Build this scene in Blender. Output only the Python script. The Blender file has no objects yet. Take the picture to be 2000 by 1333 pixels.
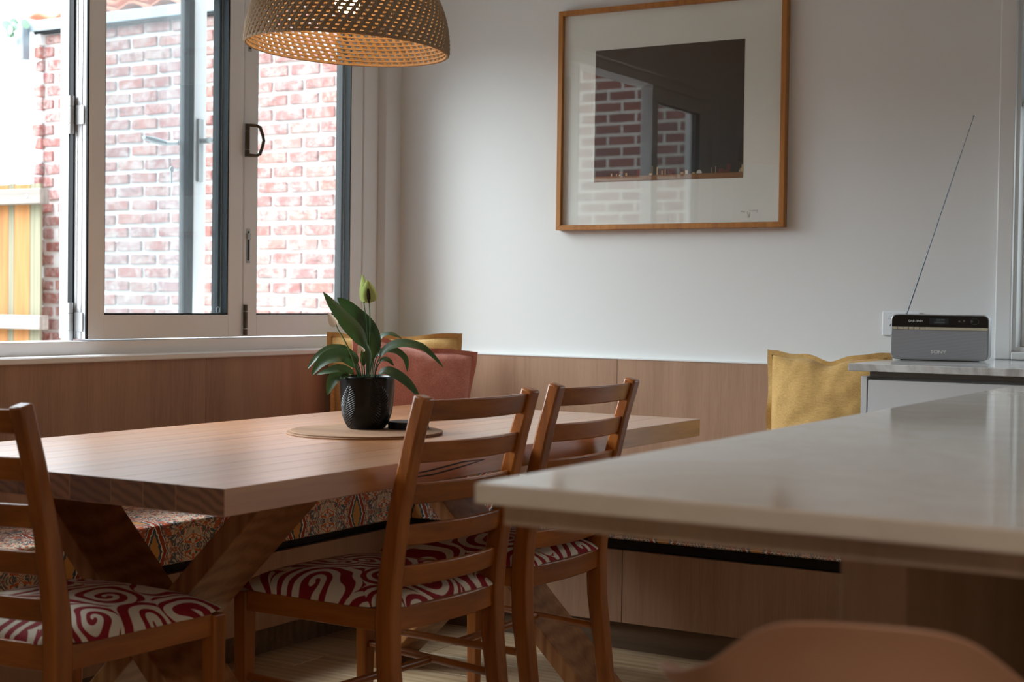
import bpy, bmesh, math, random
from mathutils import Vector, Matrix, noise as mnoise
random.seed(7)
sc = bpy.context.scene
PI = math.pi
COL = sc.collection

# ---------------------------------------------------------------- camera, world, light, exposure
F_PX = 2938.15
yaw, pit, rol = math.radians(30.81867), math.radians(1.478366), math.radians(0.773469)
Fv = Vector((-math.sin(yaw)*math.cos(pit), math.cos(yaw)*math.cos(pit), -math.sin(pit)))
Rv = Vector((math.cos(yaw), math.sin(yaw), 0)); Uv = Rv.cross(Fv)
R2 = math.cos(rol)*Rv + math.sin(rol)*Uv; U2 = -math.sin(rol)*Rv + math.cos(rol)*Uv
cam_d = bpy.data.cameras.new('camera'); cam = bpy.data.objects.new('camera', cam_d); COL.objects.link(cam)
cam.matrix_world = Matrix(((R2.x, U2.x, -Fv.x, 0), (R2.y, U2.y, -Fv.y, 0), (R2.z, U2.z, -Fv.z, 1.08), (0, 0, 0, 1)))
cam_d.sensor_width = 36; cam_d.lens = F_PX*36/2000; cam_d.clip_start = 0.05; cam_d.clip_end = 200
cam_d.dof.use_dof = True; cam_d.dof.focus_distance = 4.0; cam_d.dof.aperture_fstop = 5.6
sc.camera = cam

sc.view_settings.view_transform = 'Standard'; sc.view_settings.look = 'None'
sc.view_settings.gamma = 1.0; sc.view_settings.use_curve_mapping = False
sc.view_settings.exposure = 0.65
sc.cycles.max_bounces = 10; sc.cycles.diffuse_bounces = 6; sc.cycles.glossy_bounces = 4
sc.cycles.transparent_max_bounces = 16; sc.cycles.transmission_bounces = 8
sc.cycles.sample_clamp_indirect = 6.0; sc.cycles.caustics_reflective = False; sc.cycles.caustics_refractive = False
sc.cycles.use_denoising = True

SKY = 4.0
world = bpy.data.worlds.new('overcast_sky'); sc.world = world; world.use_nodes = True
wn = world.node_tree; wb = wn.nodes['Background']
# overcast sky, brightest overhead: luminance (1 + 2 sin(elevation)) / 3
g_ = wn.nodes.new('ShaderNodeTexCoord'); x_ = wn.nodes.new('ShaderNodeSeparateXYZ'); wn.links.new(g_.outputs['Generated'], x_.inputs[0])
m_ = wn.nodes.new('ShaderNodeMath'); m_.operation = 'MAXIMUM'; wn.links.new(x_.outputs[2], m_.inputs[0]); m_.inputs[1].default_value = 0.0
k_ = wn.nodes.new('ShaderNodeMath'); k_.operation = 'MULTIPLY_ADD'; wn.links.new(m_.outputs[0], k_.inputs[0]); k_.inputs[1].default_value = SKY*2/3; k_.inputs[2].default_value = SKY/3
wn.links.new(k_.outputs[0], wb.inputs[1]); wb.inputs[0].default_value = (0.84, 0.93, 1.0, 1)

sun_d = bpy.data.lights.new('hazy_sun', 'SUN'); sun_d.energy = 8.2; sun_d.angle = math.radians(56); sun_d.color = (0.88, 0.95, 1.0)
sun = bpy.data.objects.new('hazy_sun', sun_d); COL.objects.link(sun)
sun.rotation_euler = Vector((0.79, 0.38, -0.62)).to_track_quat('-Z', 'Y').to_euler()

def area(name, loc, rot, sx, sy, power, color, portal=False):
    d = bpy.data.lights.new(name, 'AREA'); d.shape = 'RECTANGLE'; d.size = sx; d.size_y = sy
    d.energy = power; d.color = color
    if portal: d.cycles.is_portal = True
    o = bpy.data.objects.new(name, d); o.location = loc; o.rotation_euler = rot; COL.objects.link(o); return o
area('kitchen_fill_light', (0.9, -0.5, 2.57), (0, 0, 0), 0.9, 0.6, 18, (1.0, 0.86, 0.72))  # warm fill added for the kitchen side, an unseen source
area('window_portal', (-3.40, 3.05, 1.57), (0, -PI/2, 0), 1.32, 2.95, 1, (1,1,1), True)
area('kitchen_window_portal', (-0.42, 4.80, 1.55), (-PI/2, 0, 0), 1.3, 1.3, 1, (1,1,1), True)

# ---------------------------------------------------------------- materials
def lin(h):
    h = h.lstrip('#'); out = []
    for i in (0, 2, 4):
        c = int(h[i:i+2], 16)/255
        out.append(c/12.92 if c <= 0.04045 else ((c+0.055)/1.055)**2.4)
    return (*out, 1)
MATS = {}
class NT:
    def __init__(s, name):
        s.m = bpy.data.materials.new(name); s.m.use_nodes = True; s.t = s.m.node_tree
        s.b = s.t.nodes['Principled BSDF']; s.out = s.t.nodes['Material Output']; MATS[name] = s.m
    def n(s, typ, **kw):
        x = s.t.nodes.new(typ)
        for k, v in kw.items():
            if k.startswith('i_'): x.inputs[int(k[2:])].default_value = v
            else: setattr(x, k, v)
        return x
    def l(s, a, b): s.t.links.new(a, b)
    def math(s, op, a, b=None, c=None):
        x = s.n('ShaderNodeMath', operation=op)
        for i, v in enumerate((a, b, c)):
            if v is None: continue
            if isinstance(v, (int, float)): x.inputs[i].default_value = v
            else: s.l(v, x.inputs[i])
        return x.outputs[0]
    def mix(s, f, a, b):
        x = s.n('ShaderNodeMix', data_type='RGBA')
        for i, v in ((0, f), (6, a), (7, b)):
            if isinstance(v, (int, float, tuple)): x.inputs[i].default_value = v
            else: s.l(v, x.inputs[i])
        return x.outputs[2]
    def ramp(s, f, stops, interp='LINEAR'):
        r = s.n('ShaderNodeValToRGB'); r.color_ramp.interpolation = interp
        e = r.color_ramp.elements
        while len(e) < len(stops): e.new(0.5)
        for el, (p, c) in zip(e, stops): el.position = p; el.color = c if len(c) == 4 else (*c, 1)
        s.l(f, r.inputs[0]); return r.outputs[0]
    def coords(s, scale=(1,1,1), rot=(0,0,0), rand=0.0, kind='Object'):
        tc = s.n('ShaderNodeTexCoord'); v = tc.outputs[kind]
        if rand:
            oi = s.n('ShaderNodeObjectInfo'); c = s.n('ShaderNodeCombineXYZ')
            for i, k in enumerate((1.0, 1.7, 2.3)): s.l(s.math('MULTIPLY', oi.outputs['Random'], rand*k), c.inputs[i])
            a = s.n('ShaderNodeVectorMath', operation='ADD'); s.l(v, a.inputs[0]); s.l(c.outputs[0], a.inputs[1]); v = a.outputs[0]
        mp = s.n('ShaderNodeMapping'); mp.inputs['Scale'].default_value = scale; mp.inputs['Rotation'].default_value = rot
        s.l(v, mp.inputs[0]); return mp.outputs[0]
    def noise(s, vec, scale, detail=4, rough=0.55, dist=0.0):
        x = s.n('ShaderNodeTexNoise'); x.inputs['Scale'].default_value = scale; x.inputs['Detail'].default_value = detail
        x.inputs['Roughness'].default_value = rough; x.inputs['Distortion'].default_value = dist
        s.l(vec, x.inputs['Vector']); return x.outputs['Fac']
    def bump(s, h, strength=0.2, dist=0.002):
        b = s.n('ShaderNodeBump'); b.inputs['Strength'].default_value = strength; b.inputs['Distance'].default_value = dist
        s.l(h, b.inputs['Height']); s.l(b.outputs[0], s.b.inputs['Normal']); return b
    def base(s, c):
        if isinstance(c, tuple): s.b.inputs['Base Color'].default_value = c
        else: s.l(c, s.b.inputs['Base Color'])

def plain(name, col, rough=0.5, metal=0.0, var=0.04, scale=6.0, bump=0.0, coat=0.0, spec=0.5):
    t = NT(name); c = lin(col) if isinstance(col, str) else col
    v = t.coords(); n = t.noise(v, scale)
    dark = tuple(x*(1-var*2) for x in c[:3])+(1,); lite = tuple(min(1, x*(1+var*2)) for x in c[:3])+(1,)
    t.base(t.mix(n, dark, lite))
    t.b.inputs['Roughness'].default_value = rough; t.b.inputs['Metallic'].default_value = metal
    t.b.inputs['Coat Weight'].default_value = coat; t.b.inputs['Specular IOR Level'].default_value = spec
    if bump: t.bump(t.noise(v, scale*30), bump)
    return t.m

def wood(name, c_dark, c_mid, c_lite, axis='Z', fine=90, rough=0.45, rand=8.0, coat=0.0, rings=0.5, hv=0.12, bump=0.08, spec=0.5, contrast=1.0):
    t = NT(name)
    sc_ = {'X': (0.05, 1, 1), 'Y': (1, 0.05, 1), 'Z': (1, 1, 0.05)}[axis]
    v = t.coords(scale=sc_, rand=rand)
    n1 = t.noise(v, fine, 5, 0.7)              # pores
    n2 = t.noise(v, 11, 3, 0.5, 0.6)           # broad figure
    w = t.n('ShaderNodeTexWave', wave_type='BANDS', bands_direction={'X':'Y','Y':'X','Z':'X'}[axis])
    w.inputs['Scale'].default_value = 9; w.inputs['Distortion'].default_value = 9; w.inputs['Detail'].default_value = 3
    w.inputs['Detail Scale'].default_value = 0.7; t.l(v, w.inputs['Vector'])
    f = t.math('ADD', t.math('MULTIPLY', n2, 0.55), t.math('MULTIPLY', w.outputs['Fac'], 0.28*rings))
    f = t.math('ADD', f, t.math('MULTIPLY', n1, 0.45))
    s_ = 0.16/contrast
    col = t.ramp(f, [(0.5-s_, lin(c_dark)), (0.52, lin(c_mid)), (0.52+s_*1.2, lin(c_lite))])
    oi = t.n('ShaderNodeObjectInfo'); hs = t.n('ShaderNodeHueSaturation')
    t.l(t.math('ADD', t.math('MULTIPLY', oi.outputs['Random'], 2*hv), 1-hv), hs.inputs['Value']); t.l(col, hs.inputs['Color'])
    t.base(hs.outputs[0]); t.b.inputs['Roughness'].default_value = rough
    t.b.inputs['Coat Weight'].default_value = coat; t.b.inputs['Coat Roughness'].default_value = 0.22 if coat < 1 else 0.33
    if coat >= 1: t.b.inputs['Coat IOR'].default_value = 1.75; t.b.inputs['Specular IOR Level'].default_value = spec
    t.bump(n1, bump, 0.001)
    return t.m

def fabric(name, col, col2, rough=0.9, thread=900, bump=0.5, var=None):
    t = NT(name); v = t.coords()
    a = t.noise(t.coords(scale=(1, 0.12, 1)), thread*0.5, 2); b = t.noise(t.coords(scale=(0.12, 1, 1)), thread*0.5, 2)
    n = t.noise(v, 9, 4); th = t.math('MULTIPLY', t.math('ADD', a, b), 0.5)
    f = t.math('ADD', t.math('MULTIPLY', th, 0.9), t.math('MULTIPLY', n, 0.35))
    t.base(t.ramp(f, [(0.42, lin(col2)), (0.78, lin(col))]))
    t.b.inputs['Roughness'].default_value = rough; t.b.inputs['Specular IOR Level'].default_value = 0.2
    t.b.inputs['Sheen Weight'].default_value = 0.15
    t.bump(th, bump, 0.0015); return t.m

M_wall = plain('wall_paint', '#dcdddd', 0.75, var=0.012, scale=2.5, bump=0.02, spec=0.3)
M_ceil = plain('ceiling_paint', '#dcdad6', 0.9, var=0.01)
M_white = plain('window_white', '#e6e8ea', 0.4, var=0.01)
M_trim = plain('trim_white', '#dcdcdc', 0.35, var=0.01)
M_gask = plain('rubber_gasket', '#0a0f12', 0.6, spec=0.25)
M_steel = plain('brushed_steel', '#a9acad', 0.45, 0.55, var=0.04, scale=60)
M_bronze = plain('aged_bronze', '#5f554b', 0.4, 0.9, var=0.1, scale=40)
M_screw = plain('screw_dark', '#2a2a2a', 0.5, 0.6)
M_chair = wood('chair_wood', '#6c3810', '#8f4f18', '#a96322', 'Z', 70, 0.34, 6, coat=0.25, rings=0.3, hv=0.05, bump=0.03)
M_chairH = wood('chair_wood_rail', '#6c3810', '#8f4f18', '#a96322', 'Y', 70, 0.34, 6, coat=0.25, rings=0.3, hv=0.05, bump=0.03)
M_chairX = wood('chair_wood_side', '#6c3810', '#8f4f18', '#a96322', 'X', 70, 0.34, 6, coat=0.25, rings=0.3, hv=0.05, bump=0.03)
M_table = wood('table_top_wood', '#7c4720', '#a3662f', '#bb8148', 'Y', 60, 0.34, 9, coat=1.0, rings=0.35, hv=0.10, bump=0.03, spec=0.9)
M_tleg = wood('table_leg_wood', '#6e4222', '#8f5c34', '#a8774a', 'Z', 60, 0.5, 9, rings=0.6, hv=0.06, bump=0.05)
M_panel = wood('oak_laminate', '#85634c', '#9d7960', '#aa886e', 'Z', 190, 0.5, 5, rings=0.12, hv=0.03, bump=0.05, contrast=0.8)
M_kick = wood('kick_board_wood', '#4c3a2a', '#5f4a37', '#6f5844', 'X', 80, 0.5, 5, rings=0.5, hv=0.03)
M_floor = wood('floor_board_wood', '#8f7558', '#b09472', '#c2a987', 'X', 70, 0.38, 12, rings=0.6, hv=0.12)
M_isl = wood('island_laminate', '#b8a18c', '#c9b39e', '#d4c0ac', 'Z', 190, 0.5, 5, rings=0.12, hv=0.02, contrast=0.8)
M_frame = wood('picture_frame_wood', '#85501c', '#a06628', '#b27836', 'Z', 80, 0.4, 5, rings=0.2, hv=0.04)
M_mat_cork = wood('placemat_cork', '#75563d', '#8d6b4e', '#9a785a', 'X', 200, 0.7, 5, rings=0.1, hv=0.03)
M_black = plain('black_glaze', '#030404', 0.30, var=0.05, spec=0.3)
M_coast = plain('coaster_black', '#15181b', 0.45)
M_soil = plain('potting_soil', '#241a12', 0.95, var=0.2, scale=90, bump=0.8)
M_yel = fabric('mustard_linen', '#cfa768', '#9c7a46')
M_rust = fabric('rust_linen', '#dc9485', '#a96557')
M_yelE = fabric('mustard_flange', '#cfa768', '#9c7a46'); M_rustE = fabric('rust_flange', '#d08a7b', '#9c5b4e')
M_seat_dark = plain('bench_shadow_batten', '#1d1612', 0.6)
M_cab = plain('cabinet_white', '#c9cbcd', 0.35, var=0.005)
M_plate = plain('outlet_plastic', '#dfe3e8', 0.3, var=0.005)
M_stool = plain('stool_tan_shell', '#b58a72', 0.5, var=0.05, scale=12)
M_terra = plain('terracotta_tile', '#c0765a', 0.8, var=0.12, scale=4)
M_zinc = plain('zinc_gutter', '#8e9aa2', 0.45, 0.3, var=0.05)
M_paving = plain('yard_paving', '#b5b2ac', 0.9, var=0.08)
M_render = plain('far_render', '#e2e2df', 0.9, var=0.03)

# end grain of the table boards
t = NT('table_end_grain'); v = t.coords(scale=(1, 0.2, 1), rand=3.0)
w = t.n('ShaderNodeTexWave', wave_type='RINGS', rings_direction='Y'); w.inputs['Scale'].default_value = 17; w.inputs['Distortion'].default_value = 5.0
w.inputs['Detail'].default_value = 2; t.l(v, w.inputs['Vector'])
f = t.math('ADD', t.math('MULTIPLY', w.outputs['Fac'], 0.7), t.math('MULTIPLY', t.noise(v, 160), 0.4))
oi = t.n('ShaderNodeObjectInfo'); hs = t.n('ShaderNodeHueSaturation'); t.l(t.math('ADD', t.math('MULTIPLY', oi.outputs['Random'], .4), .75), hs.inputs['Value'])
t.l(t.ramp(f, [(0.2, lin('#6b4630')), (0.8, lin('#875c42'))]), hs.inputs['Color']); t.base(hs.outputs[0]); t.b.inputs['Roughness'].default_value = 0.6
M_end = t.m

# stone tops
def stone(name, base, vein, rough=0.12):
    t = NT(name); v = t.coords()
    n = t.noise(v, 3.0, 6, 0.6, 1.2); n2 = t.noise(v, 14, 5, 0.7, 0.8)
    a = t.math('ABSOLUTE', t.math('SUBTRACT', n, 0.5)); a = t.math('SMOOTH_MIN', t.math('MULTIPLY', a, 9), 1.0, 0.3)
    c = t.mix(a, lin(vein), lin(base)); c = t.mix(t.math('MULTIPLY', n2, 0.25), c, lin(vein))
    t.base(c); t.b.inputs['Roughness'].default_value = rough; return t.m
M_stone = stone('island_stone', '#eae2d8', '#e2d8cc', 0.10)
M_marble = stone('counter_marble', '#dcdddd', '#a9a7a4', 0.12)

# floral seat fabric: swirling red bands on cream
t = NT('swirl_fabric'); v = t.coords(rand=5.0)
nz = t.n('ShaderNodeTexNoise'); nz.inputs['Scale'].default_value = 5.5; nz.inputs['Detail'].default_value = 1; t.l(v, nz.inputs['Vector'])
vm = t.n('ShaderNodeVectorMath', operation='MULTIPLY_ADD'); t.l(nz.outputs['Color'], vm.inputs[0]); vm.inputs[1].default_value = (0.16, 0.16, 0); t.l(v, vm.inputs[2])
fl = t.n('ShaderNodeVectorMath', operation='MULTIPLY'); t.l(vm.outputs[0], fl.inputs[0]); fl.inputs[1].default_value = (1, 1, 0.35)
vo = t.n('ShaderNodeTexVoronoi', voronoi_dimensions='2D'); vo.inputs['Scale'].default_value = 6.6; vo.inputs['Randomness'].default_value = 0.8; t.l(fl.outputs[0], vo.inputs['Vector'])
sep = t.n('ShaderNodeSeparateXYZ'); dv = t.n('ShaderNodeVectorMath', operation='SUBTRACT')
t.l(fl.outputs[0], dv.inputs[0]); t.l(vo.outputs['Position'], dv.inputs[1]); t.l(dv.outputs[0], sep.inputs[0])
ang = t.math('DIVIDE', t.math('ARCTAN2', sep.outputs[1], sep.outputs[0]), 2*PI)
rr = t.math('MULTIPLY', vo.outputs['Distance'], 4.6)
sp = t.math('FRACT', t.math('ADD', t.math('ADD', rr, ang), t.math('MULTIPLY', nz.outputs['Fac'], 1.2)))
band = t.math('ABSOLUTE', t.math('SUBTRACT', sp, 0.5))
thr = t.math('ADD', 0.14, t.math('MULTIPLY', t.noise(v, 9, 1), 0.22))
mask = t.math('SMOOTH_MIN', t.math('MAXIMUM', t.math('MULTIPLY', t.math('SUBTRACT', band, thr), 26), 0.0), 1.0, 0.05)
t.base(t.mix(mask, lin('#cdc3b2'), lin('#84161f'))); t.b.inputs['Roughness'].default_value = 0.8
t.b.inputs['Specular IOR Level'].default_value = 0.25; t.bump(t.noise(v, 700, 2), 0.3, 0.001)
M_swirl = t.m

# ikat / kilim bench fabric: mirrored medallions
def ikat(name, u, w_):
    t = NT(name); tc = t.n('ShaderNodeTexCoord'); s3 = t.n('ShaderNodeSeparateXYZ'); t.l(tc.outputs['Object'], s3.inputs[0])
    pu = 0.30; pv = 0.44
    def sym(ax, per):
        return t.math('ABSOLUTE', t.math('SUBTRACT', t.math('FRACT', t.math('DIVIDE', s3.outputs[ax], per)), 0.5))
    a = sym(u, pu); b = sym(w_[0], pv) if len(w_) == 1 else None
    if b is None:
        comb = t.math('ADD', s3.outputs[w_[0]], t.math('MULTIPLY', s3.outputs[w_[1]], 1.0))
        b = t.math('ABSOLUTE', t.math('SUBTRACT', t.math('FRACT', t.math('DIVIDE', comb, pv)), 0.5))
    c = t.n('ShaderNodeCombineXYZ'); t.l(t.math('MULTIPLY', a, pu), c.inputs[0]); t.l(t.math('MULTIPLY', b, pv), c.inputs[1])
    n1 = t.n('ShaderNodeTexNoise'); n1.inputs['Scale'].default_value = 26; n1.inputs['Detail'].default_value = 2.5; n1.inputs['Distortion'].default_value = 1.6; t.l(c.outputs[0], n1.inputs['Vector'])
    n2 = t.n('ShaderNodeTexNoise'); n2.inputs['Scale'].default_value = 15; n2.inputs['Detail'].default_value = 2; n2.inputs['Distortion'].default_value = 2.2; t.l(c.outputs[0], n2.inputs['Vector'])
    dia = t.math('ADD', t.math('MULTIPLY', a, 2.6), t.math('MULTIPLY', b, 1.7)); dia = t.math('ADD', dia, t.math('MULTIPLY', n1.outputs['Fac'], 0.22))
    base = t.ramp(n2.outputs['Fac'], [(0.0, lin('#c9b9a5')), (0.42, lin('#b8603f')), (0.49, lin('#cdbba4')), (0.54, lin('#b7a590')), (0.60, lin('#9a4a36')), (0.66, lin('#c4b5a2'))], 'CONSTANT')
    c2 = t.mix(t.ramp(n1.outputs['Fac'], [(0.0, (0,0,0)), (0.40, (1,1,1)), (0.46, (0,0,0)), (0.62, (1,1,1)), (0.66, (0,0,0))], 'CONSTANT'), base, lin('#4c5c68'))
    med = t.ramp(dia, [(0.0, lin('#b9854e')), (0.30, lin('#3c4f5e')), (0.36, lin('#d8cdbb')), (0.40, lin('#8d4030')), (0.52, lin('#d8cdbb')), (0.55, lin('#3c4f5e'))], 'CONSTANT')
    mk = t.ramp(dia, [(0.0, (1,1,1)), (0.58, (0,0,0))], 'CONSTANT')
    t.base(t.mix(mk, c2, med)); t.b.inputs['Roughness'].default_value = 0.85; t.b.inputs['Specular IOR Level'].default_value = 0.2
    t.bump(n1.outputs['Fac'], 0.2, 0.001); return t.m
M_ikatL = ikat('ikat_fabric_left', 1, (0, 2)); M_ikatR = ikat('ikat_fabric_back', 0, (1, 2))

# brick and mortar
t = NT('old_brick'); v = t.coords(rand=7.0); oi = t.n('ShaderNodeObjectInfo')
c = t.ramp(oi.outputs['Random'], [(0, lin('#a2605a')), (0.25, lin('#b8675a')), (0.5, lin('#a8736e')), (0.75, lin('#c2705c')), (1, lin('#b3887f'))])
n = t.noise(v, 14, 5, 0.7, 0.5); n2 = t.noise(t.coords(scale=(1, 1, 2.6), rand=4.0), 16, 4, 0.7, 0.4)
c = t.mix(t.ramp(n, [(0.42, (0,0,0)), (0.72, (1,1,1))]), c, lin('#dccdc6')); c = t.mix(t.ramp(n2, [(0.56, (0,0,0)), (0.66, (1,1,1))]), c, lin('#8a625e'))
c = t.mix(0.42, c, (0.05, 0.03, 0.035, 1)); t.base(c); t.b.inputs['Roughness'].default_value = 0.9; t.bump(n2, 0.9, 0.006); M_brick = t.m
M_mortar = plain('white_mortar', '#dcdcdb', 0.95, var=0.03, scale=20, bump=0.3)
t = NT('weathered_paling'); v = t.coords(scale=(1, 1, 0.06), rand=5.0); oi = t.n('ShaderNodeObjectInfo')
c = t.ramp(t.math('ADD', t.math('MULTIPLY', t.noise(v, 30, 4), 0.6), t.math('MULTIPLY', oi.outputs['Random'], 0.4)), [(0.25, lin('#7a4a24')), (0.5, lin('#a06c38')), (0.75, lin('#ab8052'))])
t.base(c); t.b.inputs['Roughness'].default_value = 0.8; M_paling = t.m
M_cover = wood('grey_green_batten', '#615f4a', '#76735c', '#85826c', 'Z', 40, 0.8, 5)
M_rail = wood('weathered_rail', '#6a645e', '#857e76', '#968f86', 'X', 40, 0.8, 5)

# thin glass: clear view through plus real mirror reflection
def glass(name, tint=(1,1,1,1), veil=0.0, refl=1.0):
    t = NT(name); t.t.nodes.remove(t.b)
    tr = t.n('ShaderNodeBsdfTransparent'); tr.inputs[0].default_value = tint
    gl = t.n('ShaderNodeBsdfGlossy'); gl.inputs['Roughness'].default_value = 0.0
    fr = t.n('ShaderNodeFresnel'); ge = t.n('ShaderNodeNewGeometry')
    t.l(t.math('ADD', 1.5, t.math('MULTIPLY', ge.outputs['Backfacing'], 1/1.5-1.5)), fr.inputs[0])
    mx = t.n('ShaderNodeMixShader'); t.l(t.math('MINIMUM', t.math('MULTIPLY', fr.outputs[0], refl), 1.0), mx.inputs[0]); t.l(tr.outputs[0], mx.inputs[1]); t.l(gl.outputs[0], mx.inputs[2])
    last = mx.outputs[0]
    if veil:
        tl = t.n('ShaderNodeBsdfTranslucent'); tl.inputs[0].default_value = (0.95, 0.97, 1, 1)
        m2 = t.n('ShaderNodeMixShader'); m2.inputs[0].default_value = veil; t.l(last, m2.inputs[1]); t.l(tl.outputs[0], m2.inputs[2]); last = m2.outputs[0]
    t.l(last, t.out.inputs[0]); return t.m
M_glass = glass('window_glass', (0.97, 0.99, 0.98, 1), 0.012)
M_glassHaze = glass('hazed_window_glass', (0.80, 0.84, 0.86, 1), 0.03)  # milky haze of sky reflections put into the pane's tint and white mix
M_artglass = glass('picture_glass', (0.98, 0.99, 0.98, 1), 0.0, 1.15)

# ---------------------------------------------------------------- mesh helpers
class MB:
    def __init__(s): s.v = []; s.f = []; s.mi = []
    def add(s, vs, fs, mi=0, M=None):
        o = len(s.v)
        s.v += [tuple(M @ Vector(p)) if M is not None else tuple(p) for p in vs]
        s.f += [tuple(i+o for i in f) for f in fs]; s.mi += [mi]*len(fs); return s
    def box(s, a, b, mi=0, M=None, ends=None):
        x0, x1 = sorted((a[0], b[0])); y0, y1 = sorted((a[1], b[1])); z0, z1 = sorted((a[2], b[2]))
        vs = [(x0,y0,z0),(x1,y0,z0),(x1,y1,z0),(x0,y1,z0),(x0,y0,z1),(x1,y0,z1),(x1,y1,z1),(x0,y1,z1)]
        fs = [(0,3,2,1),(4,5,6,7),(0,1,5,4),(1,2,6,5),(2,3,7,6),(3,0,4,7)]
        s.add(vs, fs, mi, M)
        if ends is not None: s.mi[-4] = ends; s.mi[-2] = ends
        return s
    def hexa(s, bot, top, mi=0):   # bot/top: four points each, counter-clockwise from above
        return s.add(list(bot)+list(top), [(3,2,1,0),(4,5,6,7),(0,1,5,4),(1,2,6,5),(2,3,7,6),(3,0,4,7)], mi)
    def prism(s, prof, axis, a, b, mi=0, M=None):   # prof: 2D list; axis 0/1/2 extruded from a to b
        n = len(prof)
        def P(u, w, h):
            return {0: (h, u, w), 1: (u, h, w), 2: (u, w, h)}[axis]
        vs = [P(u, w, a) for u, w in prof]+[P(u, w, b) for u, w in prof]
        fs = [tuple(range(n)), tuple(range(2*n-1, n-1, -1))]+[(i, i+n, (i+1) % n+n, (i+1) % n) for i in range(n)]
        return s.add(vs, fs, mi, M)
    def lathe(s, prof, n=32, c=(0,0,0), mi=0, M=None, cap0=False, cap1=False):
        vs = []; fs = []
        for r, z in prof:
            for k in range(n):
                a = 2*PI*k/n; vs.append((c[0]+r*math.cos(a), c[1]+r*math.sin(a), c[2]+z))
        for i in range(len(prof)-1):
            for k in range(n):
                k2 = (k+1) % n; fs.append((i*n+k, i*n+k2, (i+1)*n+k2, (i+1)*n+k))
        if cap0: fs.append(tuple(range(n-1, -1, -1)))
        if cap1: fs.append(tuple((len(prof)-1)*n+k for k in range(n)))
        return s.add(vs, fs, mi, M)
    def tube(s, pts, r, n=8, mi=0, close=False, M=None, caps=True):
        pts = [Vector(p) for p in pts]; m = len(pts); rs = r if isinstance(r, (list, tuple)) else [r]*m
        vs = []; fs = []; up = None
        for i, p in enumerate(pts):
            if close: tdir = (pts[(i+1) % m]-pts[i-1]).normalized()
            else: tdir = (pts[min(i+1, m-1)]-pts[max(i-1, 0)]).normalized()
            if up is None: up = Vector((0,0,1)) if abs(tdir.z) < 0.9 else Vector((1,0,0))
            x = tdir.cross(up).normalized(); y = x.cross(tdir).normalized(); up = y
            for k in range(n):
                a = 2*PI*k/n; q = p+(x*math.cos(a)+y*math.sin(a))*rs[i]; vs.append(tuple(q))
        for i in range(m if close else m-1):
            j = (i+1) % m
            for k in range(n):
                k2 = (k+1) % n; fs.append((i*n+k, i*n+k2, j*n+k2, j*n+k))
        if caps and not close: fs += [tuple(range(n-1, -1, -1)), tuple((m-1)*n+k for k in range(n))]
        return s.add(vs, fs, mi, M)
    def mesh(s, name, mats, smooth=None, org=Vector((0,0,0))):
        me = bpy.data.meshes.new(name)
        me.from_pydata([(x-org.x, y-org.y, z-org.z) for x, y, z in s.v], [], s.f)
        for m in (mats if isinstance(mats, (list, tuple)) else [mats]): me.materials.append(m)
        me.polygons.foreach_set('material_index', s.mi)
        bm = bmesh.new(); bm.from_mesh(me); bmesh.ops.recalc_face_normals(bm, faces=bm.faces[:]); bm.to_mesh(me); bm.free()
        if smooth is not None:
            me.polygons.foreach_set('use_smooth', [True]*len(me.polygons)); me.set_sharp_from_angle(angle=math.radians(smooth))
        me.update(); return me
    def build(s, name, mats, parent=None, smooth=None, bevel=0, kind=None, org=None, seg=2, label=None, **tg):
        og = world_loc(parent) if parent is not None else (Vector(org) if org else Vector((0,0,0)))
        loc = Vector((0,0,0))
        if parent is not None and org: loc = Vector(org)-og; og = Vector(org)
        ob = bpy.data.objects.new(name, s.mesh(name, mats, smooth, og)); COL.objects.link(ob)
        if parent is not None: ob.parent = parent; ob.location = loc
        elif org: ob.location = Vector(org)
        if bevel:
            md = ob.modifiers.new('bevel', 'BEVEL'); md.width = bevel; md.segments = seg; md.limit_method = 'ANGLE'; md.angle_limit = math.radians(40); md.harden_normals = False
        if kind: ob['kind'] = kind
        if label: ob['label'] = label
        return ob
def world_loc(o):
    p = Vector((0,0,0))
    while o is not None: p = p+o.location; o = o.parent
    return p
def thing(name, label, cat, loc, group=None, kind=None):
    o = bpy.data.objects.new(name, None); COL.objects.link(o); o.location = loc; o.empty_display_size = 0.1
    tag(o, label, cat, group, kind); return o
def tag(o, label=None, cat=None, group=None, kind=None):
    if label: o['label'] = label
    if cat: o['category'] = cat
    if group: o['group'] = group
    if kind: o['kind'] = kind
    return o
def struct(o): o['kind'] = 'structure'; return o
def part(name, me, parent, loc, rot=(0,0,0)):
    o = bpy.data.objects.new(name, me); COL.objects.link(o); o.parent = parent; o.location = loc; o.rotation_euler = rot; return o
def text(name, body, size, mat, parent, loc, rot, ext=0.0004, align='CENTER', off=0.0):
    c = bpy.data.curves.new(name, 'FONT'); c.body = body; c.size = size; c.extrude = ext; c.align_x = align; c.align_y = 'CENTER'
    c.offset = off
    o = bpy.data.objects.new(name, c); COL.objects.link(o); bpy.context.view_layer.update()
    me = bpy.data.meshes.new_from_object(o); bpy.data.objects.remove(o); me.materials.clear(); me.materials.append(mat)
    o = bpy.data.objects.new(name, me); COL.objects.link(o); o.parent = parent; o.location = loc; o.rotation_euler = rot; o['kind'] = 'stuff'; return o

# ================================================================ SETTING
WY = 4.62          # picture wall plane
WX = -3.25         # window wall plane
CEIL = 2.62
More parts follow.
